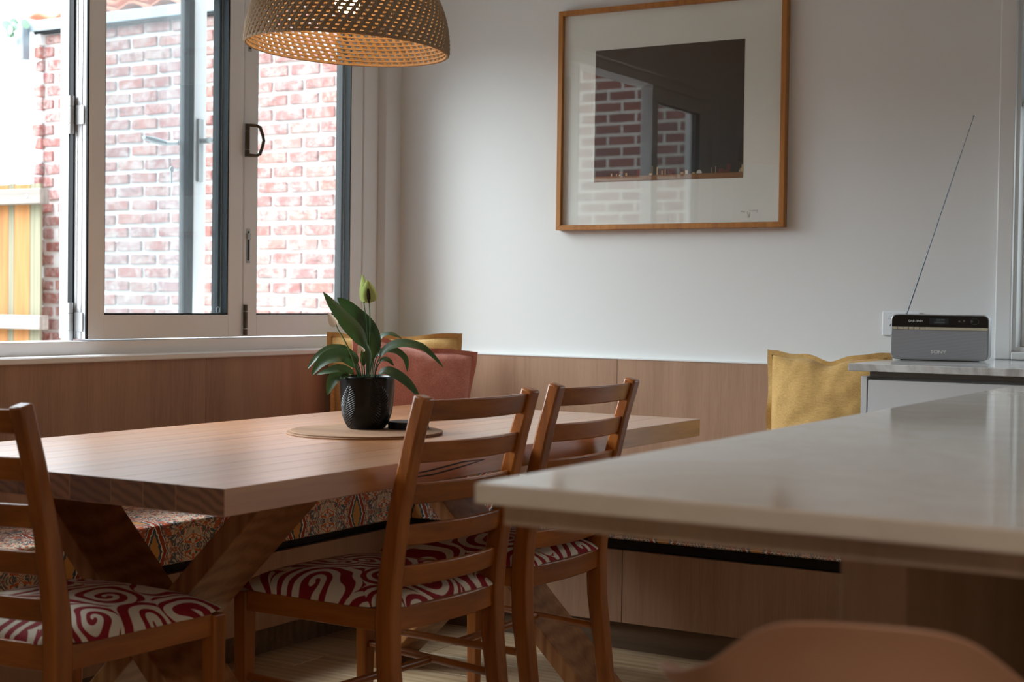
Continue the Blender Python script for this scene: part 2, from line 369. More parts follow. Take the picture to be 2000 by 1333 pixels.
# floor slab and boards
struct(MB().box((-3.45, -3.2, -0.12), (3.4, 4.8, -0.02)).build('floor', M_floor))
fl = bpy.data.objects['floor']
bm_me = {}
yb = 1.30; row = 0
while yb < 4.60:
    x = -3.24 - (row*0.53 % 1.3)
    while x < 0.8:
        x0 = max(x, -3.24); x1 = min(x+1.6, 0.85)
        if x1-x0 > 0.05: MB().box((x0+0.001, yb+0.001, -0.02), (x1-0.001, yb+0.179, 0.0)).build('floor_board', M_floor, fl, bevel=0.0012, seg=1)
        x += 1.6
    yb += 0.18; row += 1
MB().box((-3.24, -3.0, -0.02), (3.2, 1.30, 0)).box((0.85, 1.30, -0.02), (3.2, 4.6, 0)).build('floor_surface', M_floor, fl)
struct(MB().box((-3.45, -3.2, CEIL), (3.4, 4.8, CEIL+0.1)).build('ceiling', M_ceil))
# back wall with kitchen window hole x -1.02..0.16, z 0.955..2.08
hx0, hx1, hz0, hz1 = -1.02, 0.16, 0.95, 2.12
w = MB().box((WX-0.2, WY, -0.02), (hx0, WY+0.14, CEIL)).box((hx1, WY, -0.02), (3.4, WY+0.14, CEIL))
w.box((hx0, WY, -0.02), (hx1, WY+0.14, hz0)).box((hx0, WY, hz1), (hx1, WY+0.14, CEIL)); struct(w.build('wall_back', M_wall))
# left wall with window opening y 1.58..4.53, z 0.91..2.23
wy0, wy1, wz0, wz1 = 1.58, 4.525, 0.893, 2.23
w = MB().box((WX-0.2, wy1, -0.02), (WX, WY, CEIL)).box((WX-0.2, wy0, -0.02), (WX, wy1, wz0)).box((WX-0.2, wy0, wz1), (WX, wy1, CEIL))
w.box((WX-0.2, 1.30, -0.02), (WX, wy0, CEIL)).box((WX-0.2, 0.45, 2.06), (WX, 1.30, CEIL)).box((WX-0.2, -3.2, -0.02), (WX, 0.45, CEIL))
struct(w.build('wall_left', M_wall))
w = MB().box((3.3, -3.2, -0.02), (3.45, 4.8, CEIL)); struct(w.build('wall_right', M_wall))
w = MB().box((-3.45, -3.2, -0.02), (3.45, -3.05, CEIL))
struct(w.build('wall_front', M_wall))
# panelled door in the left wall (seen in the picture glass)
d1 = thing('door_1', None, None, (WX-0.05, 0.875, 0)); struct(d1)
MB().box((WX-0.14, 0.47, 0), (WX-0.10, 1.28, 2.04)).build('door_leaf', M_trim, d1, bevel=0.003)
a = MB().box((WX, 0.38, 0), (WX+0.02, 0.46, 2.13)).box((WX, 1.29, 0), (WX+0.02, 1.37, 2.13)).box((WX, 0.46, 2.05), (WX+0.02, 1.29, 2.13)); a.build('architrave', M_trim, d1, bevel=0.004)
MB().tube([(WX-0.10, 0.55, 1.0), (WX-0.04, 0.55, 1.0), (WX-0.04, 0.66, 1.0)], 0.009).build('handle', M_steel, d1, smooth=40)

# ---------------------------------------------------------------- window_1 : bifold window
win = thing('window_1', None, None, (WX-0.05, 3.05, 0.91)); struct(win)
XI = -3.29; XO = -3.356       # inner / outer faces of the sashes
g = MB().box((-3.40, wy0, 0.893), (-3.285, wy1, 0.951))      # sill track
g.box((-3.40, wy0, 2.18), (-3.285, wy1, wz1)).box((-3.40, wy0, 0.951), (-3.285, wy0+0.085, 2.18))
g.build('window_frame', M_white, win, bevel=0.003)
g = MB().box((-3.40, 4.438, 0.951), (-3.285, wy1, 2.18)); g.build('jamb', M_white, win, bevel=0.003)
def sash(y0, y1, parent, z0=0.955, z1=2.175, st=0.066, rb=0.072, gmat=M_glass, M=None, xi=XI, xo=XO, name='sash'):
    s_ = MB(); iy0, iy1, iz0, iz1 = y0+st, y1-st, z0+rb, z1-rb
    s_.box((xo, y0, z0), (xi, iy0, z1)).box((xo, iy1, z0), (xi, y1, z1)).box((xo, iy0, z0), (xi, iy1, iz0)).box((xo, iy0, iz1), (xi, iy1, z1))
    o = s_.build(name, M_white, parent, bevel=0.0025)
    xm = (xi+xo)/2
    gk = MB(); e = 0.0045
    for xa, xb in ((xm+0.004, xi-0.004),):
        gk.box((xa, iy0, iz0), (xb, iy0+e, iz1)).box((xa, iy1-e, iz0), (xb, iy1, iz1)).box((xa, iy0, iz0), (xb, iy1, iz0+e)).box((xa, iy0, iz1-e), (xb, iy1, iz1))
    gk.box((xm-0.012, iy0, iz0), (xm-0.004, iy0+0.012, iz1)).box((xo+0.003, iy1-0.012, iz0), (xm-0.004, iy1, iz1))
    gk.build('gasket', M_gask, o)
    MB().box((xm-0.003, iy0, iz0), (xm+0.003, iy1, iz1)).build('pane', gmat, o)
    return o
s1 = sash(3.112, 3.784, win); s2 = sash(3.790, 4.436, win)
s3 = sash(1.668, 2.330, win)
# seam lines between rail and stile on the sashes
# rubber seals on the open side face of the first sash
g = MB().box((-3.2935, 3.106, 0.957), (-3.288, 3.112, 2.17)).box((-3.358, 3.106, 0.957), (-3.345, 3.112, 2.17)); g.build('edge_seal', M_gask, s1)
g = MB()
for x0 in (-3.337, -3.318): g.box((x0, 3.1105, 0.957), (x0+0.004, 3.113, 2.17))
g.build('edge_groove', M_steel, s1)
def hinge(zc, parent, h=0.11):
    p = MB().tube([(-3.345, 3.098, zc-h/2), (-3.345, 3.098, zc-h/2+0.03)], 0.0085, 16).tube([(-3.345, 3.098, zc-h/2+0.031), (-3.345, 3.098, zc+h/2-0.031)], 0.0085, 16).tube([(-3.345, 3.098, zc+h/2-0.03), (-3.345, 3.098, zc+h/2)], 0.0085, 16)
    p.box((-3.338, 3.106, zc-h/4), (-3.305, 3.110, zc+h/4))
    for s_ in (-1, 1): p.box((-3.39, 3.104, zc+s_*(h/2-0.0135)-0.0125), (-3.35, 3.108, zc+s_*(h/2-0.0135)+0.0125))
    o = p.build('hinge', M_steel, parent, smooth=35)
    return o
h1 = hinge(1.606, s1); h2 = hinge(1.006, s1)
# folded leaf, standing open outside the first sash, swung about 5 degrees
LX, LY = -3.372, 3.120
leafR = bpy.data.objects.new('sash', None); leafR = None
s_ = MB(); th = math.radians(6.0)
LM = Matrix.Translation(Vector((LX, LY, 0))) @ Matrix.Rotation(th, 4, 'Z')
def lb(mb, a, b): return mb.box(a, b, 0, LM)
LW, LT, z0, z1 = 0.655, 0.040, 0.957, 2.172
lf = MB(); lb(lf, (-LT, 0, z0), (0, 0.066, z1)); lb(lf, (-LT, LW-0.066, z0), (0, LW, z1)); lb(lf, (-LT, 0.066, z0), (0, LW-0.066, z0+0.03)); lb(lf, (-LT, 0.066, z1-0.07), (0, LW-0.066, z1))
leaf = lf.build('sash', M_white, win, bevel=0.0025)
gk = MB(); lb(gk, (-LT+0.002, LW-0.092, z0+0.03), (-0.002, LW-0.067, z1-0.07)); lb(gk, (-0.003, -0.005, z0), (0.007, 0.002, z1)); gk.build('gasket', M_gask, leaf)
pn = MB(); lb(pn, (-0.023, 0.066, z0+0.03), (-0.017, LW-0.092, z1-0.07)); pn.build('pane', M_glassHaze, leaf)
hp = MB(); lb(hp, (0, LW-0.052, 1.462), (0.009, LW-0.026, 1.668)); hp.build('handle_plate', M_steel, leaf, bevel=0.002)
hp = MB().tube([LM @ Vector(p) for p in [(0.005, LW-0.040, 1.596), (0.048, LW-0.040, 1.596)]], 0.009, 12)
hp.tube([LM @ Vector(p) for p in [(0.048, LW-0.052, 1.598), (0.050, LW-0.03, 1.596), (0.050, LW+0.01, 1.594)]], [0.009, 0.010, 0.011], 12); hp.build('handle', M_steel, leaf, smooth=40)
hp = MB().tube([LM @ Vector(p) for p in [(-0.04, LW-0.095, 1.586), (-0.085, LW-0.105, 1.586)]], 0.008, 12)
hp.tube([LM @ Vector(p) for p in [(-0.085, LW-0.10, 1.586), (-0.088, LW-0.16, 1.590), (-0.085, LW-0.215, 1.594)]], [0.009, 0.011, 0.007], 12); hp.build('handle', M_steel, leaf, smooth=40)
ky = MB().lathe([(0.010, 0), (0.010, 0.003)], 16, M=LM @ Matrix.Translation((-0.06, LW-0.105, 1.50)) @ Matrix.Rotation(PI/2, 4, 'Y'), cap0=True, cap1=True); lb(ky, (-0.062, LW-0.108, 1.455), (-0.059, LW-0.102, 1.50)); ky.build('key', M_steel, leaf)
# pull handle hinge, flush bolts and low hinge on the meeting stile
g = MB().tube([(-3.281, 3.792, 1.545), (-3.281, 3.792, 1.567)], 0.0085, 16).tube([(-3.281, 3.792, 1.569), (-3.281, 3.792, 1.628)], 0.0085, 16).tube([(-3.281, 3.792, 1.630), (-3.281, 3.792, 1.652)], 0.0085, 16)
g.tube([(-3.276, 3.797, 1.550), (-3.262, 3.815, 1.549), (-3.256, 3.826, 1.555), (-3.252, 3.834, 1.58), (-3.25, 3.838, 1.60), (-3.252, 3.834, 1.62), (-3.256, 3.826, 1.643), (-3.262, 3.815, 1.648), (-3.276, 3.797, 1.648)], 0.0055, 10)
g.build('handle', M_bronze, s2, smooth=40)
g = MB().tube([(-3.284, 3.793, 0.960), (-3.284, 3.793, 0.980)], 0.008, 16).tube([(-3.284, 3.793, 0.982), (-3.284, 3.793, 1.037)], 0.008, 16).tube([(-3.284, 3.793, 1.039), (-3.284, 3.793, 1.060)], 0.008, 16); g.build('hinge', M_bronze, s2, smooth=40)
for za, zb in ((1.197, 1.310), (1.891, 2.0)):
    g = MB().box((-3.2905, 3.801, za), (-3.2885, 3.820, zb)); o = g.build('flush_bolt', M_steel, s2, bevel=0.001)
    g2 = MB().box((-3.2892, 3.806, za+0.008), (-3.2876, 3.815, zb-0.008), 0).box((-3.2895, 3.804, zb-0.035), (-3.284, 3.817, zb-0.015), 1); g2.build('bolt_slot', [M_screw, M_steel], s2)
# certification mark etched in pane corner
g = MB().tube([(-3.3185, 3.700+0.008*math.cos(k*PI/8), 1.042+0.010*math.sin(k*PI/8)) for k in range(16)], 0.0008, 5, close=True); g.build('etched_mark', M_plate, s1)

# sill board along the window wall and thin cap along the back wall
o = MB().prism([(-3.30, 0.8925), (-3.222, 0.8925), (-3.219, 0.8955), (-3.219, 0.9075), (-3.223, 0.9115), (-3.30, 0.9125)], 1, 1.0, 4.60).build('trim_1', M_trim, smooth=30); struct(o)
o = MB().box((-3.22, 4.598, 0.8905), (-1.27, WY, 0.8945)).build('trim_2', M_trim); struct(o)

# window_2 : kitchen window right
w2 = thing('window_2', None, None, (-0.43, WY, 0.95)); struct(w2)
g = MB().box((-1.066, 4.600, 0.9285), (-1.018, WY, 2.17)).box((0.158, 4.600, 0.9285), (0.206, WY, 2.17)).box((-1.018, 4.600, 2.12), (0.158, WY, 2.17)).box((-1.018, 4.600, 0.9285), (0.158, WY, 0.952))
g.build('architrave', M_trim, w2, bevel=0.004)
g = MB().box((-1.02, WY, 0.95), (-1.008, WY+0.14, 2.12)).box((0.148, WY, 0.95), (0.16, WY+0.14, 2.12)).box((-1.008, WY, 0.952), (0.148, WY+0.14, 0.966)).box((-1.008, WY, 2.108), (0.148, WY+0.14, 2.12)); g.build('jamb', M_trim, w2)
g = MB().box((-1.008, WY+0.07, 0.966), (-0.965, WY+0.11, 2.108)).box((0.105, WY+0.07, 0.966), (0.148, WY+0.11, 2.108)).box((-0.965, WY+0.07, 0.966), (0.105, WY+0.11, 1.02)).box((-0.965, WY+0.07, 2.06), (0.105, WY+0.11, 2.108)); g.box((-0.44, WY+0.07, 1.02), (-0.40, WY+0.11, 2.06))
fr = g.build('sash', M_trim, w2, bevel=0.003); MB().box((-0.965, WY+0.088, 1.02), (0.105, WY+0.092, 2.06)).build('pane', M_glass, fr)
t_ = NT('blind_fabric'); t_.t.nodes.remove(t_.b); d_ = t_.n('ShaderNodeBsdfDiffuse'); d_.inputs[0].default_value = (.8,.8,.8,1); tl_ = t_.n('ShaderNodeBsdfTranslucent'); tl_.inputs[0].default_value = (.85,.87,.9,1)
mx_ = t_.n('ShaderNodeMixShader'); mx_.inputs[0].default_value = 0.5; t_.l(d_.outputs[0], mx_.inputs[1]); t_.l(tl_.outputs[0], mx_.inputs[2]); t_.l(mx_.outputs[0], t_.out.inputs[0]); M_blind = t_.m
prof = []; z = 1.70; k = 0
while z < 2.10: prof.append((4.655 if k % 2 else 4.640, z)); z += 0.0095; k += 1
prof += [(a+0.022, b) for a, b in reversed(prof)]
# open cellular sheet, extruded along x
n_ = len(prof)//2; bl = MB(); vs = [(-1.004, a, b) for a, b in prof]+[(0.144, a, b) for a, b in prof]; N = len(prof)
bl.add(vs, [(i, i+1, i+1+N, i+N) for i in range(n_-1)]+[(i, i+1, i+1+N, i+N) for i in range(n_, N-1)])
blo = bl.build('cellular_blind', M_blind, w2); MB().box((-1.006, 4.638, 1.680), (0.146, 4.682, 1.700)).build('blind_rail', M_trim, blo, bevel=0.003)

# ================================================================ BUILT-IN BENCH
bench = thing('banquette_bench', 'built-in corner bench clad in vertical-grain oak laminate under the windows', 'bench', (-2.9, 4.3, 0))
# bench footprint: left run x -3.23..-2.89, back run y 4.15..4.60
for y0, y1 in ((1.0, 2.05), (2.053, 3.10), (3.103, 4.15)): MB().box((-2.93, y0, 0.095), (-2.912, y1, 0.318)).build('base_panel', M_panel, bench)
for x0, x1 in ((-2.908, -2.070), (-2.067, -1.275)): MB().box((x0, 4.150, 0.095), (x1, 4.168, 0.318)).build('base_panel', M_panel, bench)
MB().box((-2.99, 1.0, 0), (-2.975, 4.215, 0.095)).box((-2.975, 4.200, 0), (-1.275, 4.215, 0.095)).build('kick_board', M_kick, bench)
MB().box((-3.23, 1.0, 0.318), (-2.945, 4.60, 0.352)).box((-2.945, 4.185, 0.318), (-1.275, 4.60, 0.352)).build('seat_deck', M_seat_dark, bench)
for y0, y1 in ((1.0, 2.30), (2.302, 3.55), (3.552, 4.578)): MB().box((-3.248, y0, 0.35), (-3.232, y1, 0.8925)).build('back_panel', M_panel, bench)
for x0, x1 in ((-3.230, -2.325), (-2.323, -1.275)): MB().box((x0, 4.600, 0.35), (x1, 4.618, 0.8905)).build('back_panel', M_panel, bench)

def soft_box(name, a, b, mat, label, cat, r=0.02, group=None):
    c = ((a[0]+b[0])/2, (a[1]+b[1])/2, a[2])
    nx = max(2, int((b[0]-a[0])/0.05)); ny = max(2, int((b[1]-a[1])/0.05))
    bm = bmesh.new(); bmesh.ops.create_cube(bm, size=1)
    for v in bm.verts: v.co = Vector((v.co.x*(b[0]-a[0]), v.co.y*(b[1]-a[1]), (v.co.z+0.5)*(b[2]-a[2])))
    me = bpy.data.meshes.new(name); bm.to_mesh(me); bm.free(); me.materials.append(mat)
    o = bpy.data.objects.new(name, me); COL.objects.link(o); o.location = c; tag(o, label, cat, group)
    md = o.modifiers.new('b', 'BEVEL'); md.width = r; md.segments = 4; me.polygons.foreach_set('use_smooth', [True]*len(me.polygons)); me.set_sharp_from_angle(angle=math.radians(80))
    return o
cL = soft_box('bench_cushion', (-3.225, 1.02, 0.354), (-2.868, 4.590, 0.470), M_ikatL, 'long seat cushion in rust and blue ikat fabric on bench below window', 'cushion', 0.012)
cR = soft_box('bench_cushion', (-2.866, 4.128, 0.354), (-1.278, 4.592, 0.470), M_ikatR, 'long seat cushion in rust and blue ikat fabric on bench below picture', 'cushion', 0.012)
for o, pts in ((cL, [(-2.870, 1.03, 0.361), (-2.870, 4.12, 0.361)]), (cR, [(-2.86, 4.130, 0.361), (-1.285, 4.130, 0.361)])):
    MB().tube(pts, 0.004, 6).build('piping', M_ikatL if o is cL else M_ikatR, o)
    MB().tube([(x, y, 0.464) for x, y, z in pts], 0.004, 6).build('piping', M_ikatL if o is cL else M_ikatR, o)

# ================================================================ DINING TABLE
tb = thing('dining_table', 'solid timber dining table with crossed plank legs in front of the bench', 'table', (-2.2375, 2.99, 0))
TX0, TX1, TY0, TY1 = -2.722, -1.753, 1.975, 4.005
xs = [TX0]
random.seed(3)
nb = 11
for k in range(nb): xs.append(xs[-1]+(TX1-TX0)/nb*random.uniform(0.75, 1.25))
sc_ = (TX1-TX0)/(xs[-1]-xs[0]); xs = [TX0+(x-TX0)*sc_ for x in xs]
for k in range(nb):
    MB().box((xs[k]+0.00015, TY0, 0.701), (xs[k+1]-0.00015, TY1, 0.750), 0, None, 1).build('board', [M_table, M_end], tb, bevel=0.0008, seg=1, org=((xs[k]+xs[k+1])/2, 2.99, 0.725))
def xleg(y0):
    for s_ in (-1, 1):
        zt, zb_ = 0.700, 0.0
        cx = -2.2375; top = cx+s_*0.335; bot = cx-s_*0.365; hw = 0.030; y1 = y0+0.185
        yo = 0.0006*s_
        prof = [(bot-hw, zb_), (bot+hw, zb_), (top+hw, zt), (top-hw, zt)]
        MB().prism(prof, 1, y0+yo, y1+yo).build('leg', M_tleg, tb, bevel=0.002, seg=1)
xleg(2.245); xleg(3.57)
MB().box((TX0+0.12, 2.41, 0.675), (TX0+0.18, 3.57, 0.700)).build('bearer', M_tleg, tb); MB().box((TX1-0.18, 2.41, 0.675), (TX1-0.12, 3.57, 0.700)).build('bearer', M_tleg, tb)
# dark gum vein in the near long edge
g = MB()
def vein(p): g.tube(p, [0.0006]+[0.0018]*(len(p)-2)+[0.0006], 5)
vein([(TX1+0.0003, 2.50, 0.722), (TX1+0.0003, 2.62, 0.726), (TX1+0.0003, 2.74, 0.733), (TX1+0.0003, 2.82, 0.731)])
vein([(TX1+0.0003, 2.50, 0.718), (TX1+0.0003, 2.62, 0.716), (TX1+0.0003, 2.72, 0.722), (TX1+0.0003, 2.83, 0.731)])
g.build('gum_vein', M_seat_dark, tb)

# ================================================================ CHAIRS  (local: seat faces -X, origin between the rear legs on the floor)
def make_chair(label):
    r = thing('dining_chair', label, 'chair', (0, 0, 0), 'ladder-back dining chairs around the table')
    W = 0.195     # half width at rear (outer)
    WF = 0.215    # half width at front
    # rear posts : swept profile in x-z, centre line
    def post_pts():
        return [(0.052, 0.0), (0.028, 0.16), (0.004, 0.34), (0.000, 0.44), (0.006, 0.52), (0.030, 0.66), (0.062, 0.79), (0.092, 0.893)]
    for s_ in (-1, 1):
        mb = MB(); P = post_pts(); rings = []
        for i, (x, z) in enumerate(P):
            tpr = 0.019+0.004*math.exp(-((z-0.42)/0.16)**2) - 0.004*max(0, (z-0.6)/0.3)
            hx = tpr; hy = 0.0165
            yc = s_*(W-0.0165+0.006*max(0, (z-0.45)/0.45))
            rings.append([(x-hx, yc-hy, z), (x+hx, yc-hy, z), (x+hx, yc+hy, z), (x-hx, yc+hy, z)])
        rings[-1] = [(a, b, c+(0.004 if a < 0.092 else -0.004)) for a, b, c in rings[-1]]
        vs = [p for rg in rings for p in rg]; n = len(rings)
        fs = [(3,2,1,0), tuple(4*(n-1)+k for k in range(4))]
        for i in range(n-1):
            for k in range(4): fs.append((4*i+k, 4*i+(k+1) % 4, 4*i+4+(k+1) % 4, 4*i+4+k))
        mb.add(vs, fs).build('rear_leg', M_chair, r, smooth=35, bevel=0.005)
    for s_ in (-1, 1):
        yc = s_*(WF-0.017)
        mb = MB().hexa([(-0.395, yc-0.013, 0), (-0.368, yc-0.013, 0), (-0.368, yc+0.013, 0), (-0.395, yc+0.013, 0)], [(-0.400, yc-0.017, 0.455), (-0.365, yc-0.017, 0.455), (-0.365, yc+0.017, 0.455), (-0.400, yc+0.017, 0.455)])
        mb.build('front_leg', M_chair, r, bevel=0.003)
    def px(z):
        P = post_pts()
        for (x0, z0), (x1, z1) in zip(P, P[1:]):
            if z0 <= z <= z1: return x0+(x1-x0)*(z-z0)/(z1-z0)
        return P[-1][0]
    def bowed(z0, z1, bow, thick, w, crown=0.0):
        mb = MB(); n = 14; vs = []; fs = []
        for i in range(n+1):
            u = i/n*2-1; y = u*w; b = bow*(1-u*u); cz = crown*(1-u*u)
            for zz, dz in ((z0, 0), (z1, cz)):
                xx = px((z0+z1)/2)+b+(px(zz)-px((z0+z1)/2))
                vs += [(xx-thick/2, y, zz+dz), (xx+thick/2, y, zz+dz)]
        for i in range(n):
            a = 4*i; fs += [(a, a+1, a+5, a+4), (a+2, a+6, a+7, a+3), (a, a+4, a+6, a+2), (a+1, a+3, a+7, a+5)]
        fs += [(0, 2, 3, 1), (4*n, 4*n+1, 4*n+3, 4*n+2)]
        return mb.add(vs, fs)
    for zt in (0.884, 0.799, 0.714, 0.629, 0.544):
        bowed(zt-0.043, zt, 0.024, 0.014, W-0.026).build('slat', M_chairH, r, smooth=40, bevel=0.003)
    bowed(0.413, 0.462, 0.018, 0.020, W-0.03).build('seat_rail', M_chairH, r, smooth=40, bevel=0.003)
    MB().box((-0.397, -WF+0.032, 0.413), (-0.378, WF-0.032, 0.458)).build('seat_rail', M_chairH, r, bevel=0.002)
    for s_ in (-1, 1):
        a, b = s_*(W-0.016), s_*(WF-0.017); k = 0.010
        MB().hexa([(-0.366, b-k, 0.413), (-0.012, a-k, 0.413), (-0.012, a+k, 0.413), (-0.366, b+k, 0.413)], [(-0.366, b-k, 0.458), (-0.012, a-k, 0.458), (-0.012, a+k, 0.458), (-0.366, b+k, 0.458)]).build('seat_rail', M_chairX, r, bevel=0.002)
        MB().tube([(-0.375, b, 0.27), (-0.18, (a+b)/2, 0.265), (0.014, a, 0.26)], 0.009, 10).build('stretcher', M_chairX, r, smooth=50)
    MB().tube([(-0.18, -WF+0.03, 0.262), (-0.18, WF-0.03, 0.262)], 0.009, 10).build('stretcher', M_chairH, r, smooth=50)
    # upholstered seat pad
    mb = MB(); n = 22; m = 22; vs = []; fs = []
    for i in range(n+1):
        for j in range(m+1):
            u = i/n*2-1; v = j/m*2-1
            uu = math.sin(u*PI/2*0.98)/math.sin(PI/2*0.98); vv = math.sin(v*PI/2*0.98)/math.sin(PI/2*0.98)
            rq = max(1.0, (abs(uu)**14+abs(vv)**14)**(1/14)); uu /= rq; vv /= rq
            x = -0.195+uu*0.213; hw = (WF+(W-WF)*(x+0.40)/0.40) - 0.004+ (0.004 if x < -0.3 else 0)
            y = vv*hw
            if x > -0.035: y = max(-W+0.036, min(W-0.036, y))
            e = (1-abs(uu)**3.2)*(1-abs(vv)**3.2)
            z = 0.458+0.050*max(0, e)**0.5
            vs.append((x, y, z))
    for i in range(n):
        for j in range(m): fs.append((i*(m+1)+j, (i+1)*(m+1)+j, (i+1)*(m+1)+j+1, i*(m+1)+j+1))
    o = len(vs)
    border = [i*(m+1) for i in range(n+1)]+[n*(m+1)+j for j in range(1, m+1)]+[i*(m+1)+m for i in range(n-1, -1, -1)]+[j for j in range(m-1, 0, -1)]
    fs.append(tuple(reversed(border)))
    mb.add(vs, fs).build('seat_pad', M_swirl, r, smooth=60)
    return r
def dup(root, label):
    r = root.copy(); COL.objects.link(r); r['label'] = label
    for ch in list(root.children):
        c = ch.copy(); COL.objects.link(c); c.parent = r
    return r
ch2 = make_chair('ladder-back dining chair in middle, swirl-pattern seat, tucked under the long table side')
ch3 = dup(ch2, 'ladder-back dining chair farthest from camera, partly hidden behind white island corner')
ch1 = dup(ch2, 'ladder-back dining chair at near end of table, cut off by left photo edge')
ch2.location = (-1.737, 2.640, 0); ch2.rotation_euler = (0, 0, math.radians(-4.4))
ch3.location = (-1.762, 3.200, 0); ch3.rotation_euler = (0, 0, math.radians(-1.5))
ch1.location = (-2.220, 1.868, 0); ch1.rotation_euler = (0, 0, math.radians(-90))

# ================================================================ PENDANT LAMP
LC = Vector((-2.277, 3.0, 1.702))
lamp = thing('pendant_lamp', 'crocheted dome pendant lamp, lit warm, hanging above the dining table', 'lamp', LC)
t = NT('crochet_cord'); v = t.coords(); n = t.noise(v, 300, 2); t.base(t.mix(n, lin('#8d7862'), lin('#b7a48c'))); t.b.inputs['Roughness'].default_value = 0.9
t.b.inputs['Specular IOR Level'].default_value = 0.1; t.bump(n, 0.5, 0.002)
tl = t.n('ShaderNodeBsdfTranslucent'); tl.inputs[0].default_value = lin('#d8a868'); ms = t.n('ShaderNodeMixShader'); ms.inputs[0].default_value = 0.05
t.l(t.b.outputs[0], ms.inputs[1]); t.l(tl.outputs[0], ms.inputs[2]); t.l(ms.outputs[0], t.out.inputs[0]); M_cord = t.m
sh = MB(); RR, HH = 0.249, 0.268
ax = (Vector((0.859, 0.512, 0))).normalized()
tilt = Matrix.Translation(LC) @ Matrix.Rotation(math.radians(2.6), 4, Vector((-0.512, 0.859, 0)))
# meridian points evenly spaced by arc length
S = [(RR*math.cos(a)*(1 if a > 0.0 else 1), HH*math.sin(a)) for a in [i/400*PI/2 for i in range(401)]]
arc = [0]
for (r0, z0), (r1, z1) in zip(S, S[1:]): arc.append(arc[-1]+math.hypot(r1-r0, z1-z0))
def mer(s_):
    for i in range(400):
        if arc[i+1] >= s_: f = (s_-arc[i])/(arc[i+1]-arc[i]); return (S[i][0]+(S[i+1][0]-S[i][0])*f, S[i][1]+(S[i+1][1]-S[i][1])*f)
    return S[-1]
NC = 74; rows = 38; step = 0.0100
for i in range(rows+1):
    r_, z_ = mer(i*step)
    if r_ < 0.035: break
    npt = NC*2 if i < 24 else NC
    pts = [(r_*math.cos(2*PI*k/npt), r_*math.sin(2*PI*k/npt), z_+0.0006*math.sin(2*PI*k/npt*NC)) for k in range(npt)]
    sh.tube(pts, 0.0029 if i else 0.0040, 5, close=True, M=tilt)
    r2, z2 = mer((i+1)*step)
    if r2 < 0.035 or i == rows: break
    st = 1 if r_ > 0.12 else 2
    for k in range(0, NC, st):
        a0 = 2*PI*(k+0.30*i)/NC; a1 = a0+2*PI*0.34/NC; am = (a0+a1)/2
        for off, rad in ((0.0, 0.0040), (0.30, 0.0032)):
            b0 = a0+2*PI*off/NC; b1 = a1+2*PI*off*0.4/NC; bmid = (b0+b1)/2; rm = (r_+r2)/2+0.0028
            sh.tube([((r_+0.001)*math.cos(b0), (r_+0.001)*math.sin(b0), z_-0.0012), (rm*math.cos(bmid), rm*math.sin(bmid), (z_+z2)/2), ((r2+0.001)*math.cos(b1), (r2+0.001)*math.sin(b1), z2+0.0012)], rad, 5, M=tilt)
shd = sh.build('shade', M_cord, lamp, smooth=70)
M_dark = plain('lamp_black', '#16130f', 0.5)
MB().tube([LC+Vector((0, 0, 0.24)), LC+Vector((0, 0, 0.16))], 0.02, 16).build('bulb_holder', M_dark, lamp, smooth=40)
MB().tube([(LC.x, LC.y, LC.z+0.24), (LC.x, LC.y, CEIL-0.02)], 0.003, 8).build('cord', M_dark, lamp)
MB().lathe([(0.05, 0), (0.05, 0.02)], 24, (LC.x, LC.y, CEIL-0.02), cap0=True).build('ceiling_rose', M_trim, lamp)
t = NT('bulb_glow'); t.b.inputs['Emission Color'].default_value = (1, 0.56, 0.22, 1); t.b.inputs['Emission Strength'].default_value = 42; t.base((1,1,1,1))
bl = MB().lathe([(0.0005, -0.035), (0.018, -0.03), (0.03, -0.012), (0.033, 0.004), (0.027, 0.022), (0.016, 0.036), (0.013, 0.05)], 20, (LC.x, LC.y, LC.z+0.118))
bl.build('bulb', t.m, lamp, smooth=60)

# ================================================================ PICTURE
pic = thing('framed_picture', 'square timber-framed dark photograph with wide white mat on the back wall', 'picture', (-2.15, 4.6, 1.334))
ax0, ax1, az0, az1, ayf = -2.566, -1.731, 1.333, 2.092, 4.588
fw = 0.0175
def fr_bar(pts):
    MB().hexa([(pts[0][0], ayf, pts[0][1]), (pts[1][0], ayf, pts[1][1]), (pts[1][0], WY-0.001, pts[1][1]), (pts[0][0], WY-0.001, pts[0][1])], [(pts[3][0], ayf, pts[3][1]), (pts[2][0], ayf, pts[2][1]), (pts[2][0], WY-0.001, pts[2][1]), (pts[3][0], WY-0.001, pts[3][1])]).build('frame_bar', M_frame, pic, bevel=0.001, seg=1)
fr_bar([(ax0, az0), (ax1, az0), (ax1-fw, az0+fw), (ax0+fw, az0+fw)]); fr_bar([(ax0+fw, az1-fw), (ax1-fw, az1-fw), (ax1, az1), (ax0, az1)])
fr_bar([(ax0, az0), (ax0+fw, az0+fw), (ax0+fw, az1-fw), (ax0, az1)]); fr_bar([(ax1-fw, az0+fw), (ax1, az0), (ax1, az1), (ax1-fw, az1-fw)])
M_matb = plain('mat_board', '#f2f2f1', 0.8, var=0.006)
MB().box((ax0+fw, 4.604, az0+fw), (ax1-fw, 4.608, az1-fw)).build('mat_board', M_matb, pic)
t = NT('dark_print'); tc = t.n('ShaderNodeTexCoord'); s3 = t.n('ShaderNodeSeparateXYZ'); t.l(tc.outputs['Object'], s3.inputs[0])
zz = t.math('SUBTRACT', s3.outputs[2], 0.163)
c = t.ramp(zz, [(0.0, lin('#5a2f18')), (0.004, lin('#8a5a2e')), (0.016, lin('#8a5a2e')), (0.018, lin('#1a110d')), (0.06, lin('#140d0a')), (0.22, lin('#2c1c13')), (0.45, lin('#3e291b'))])
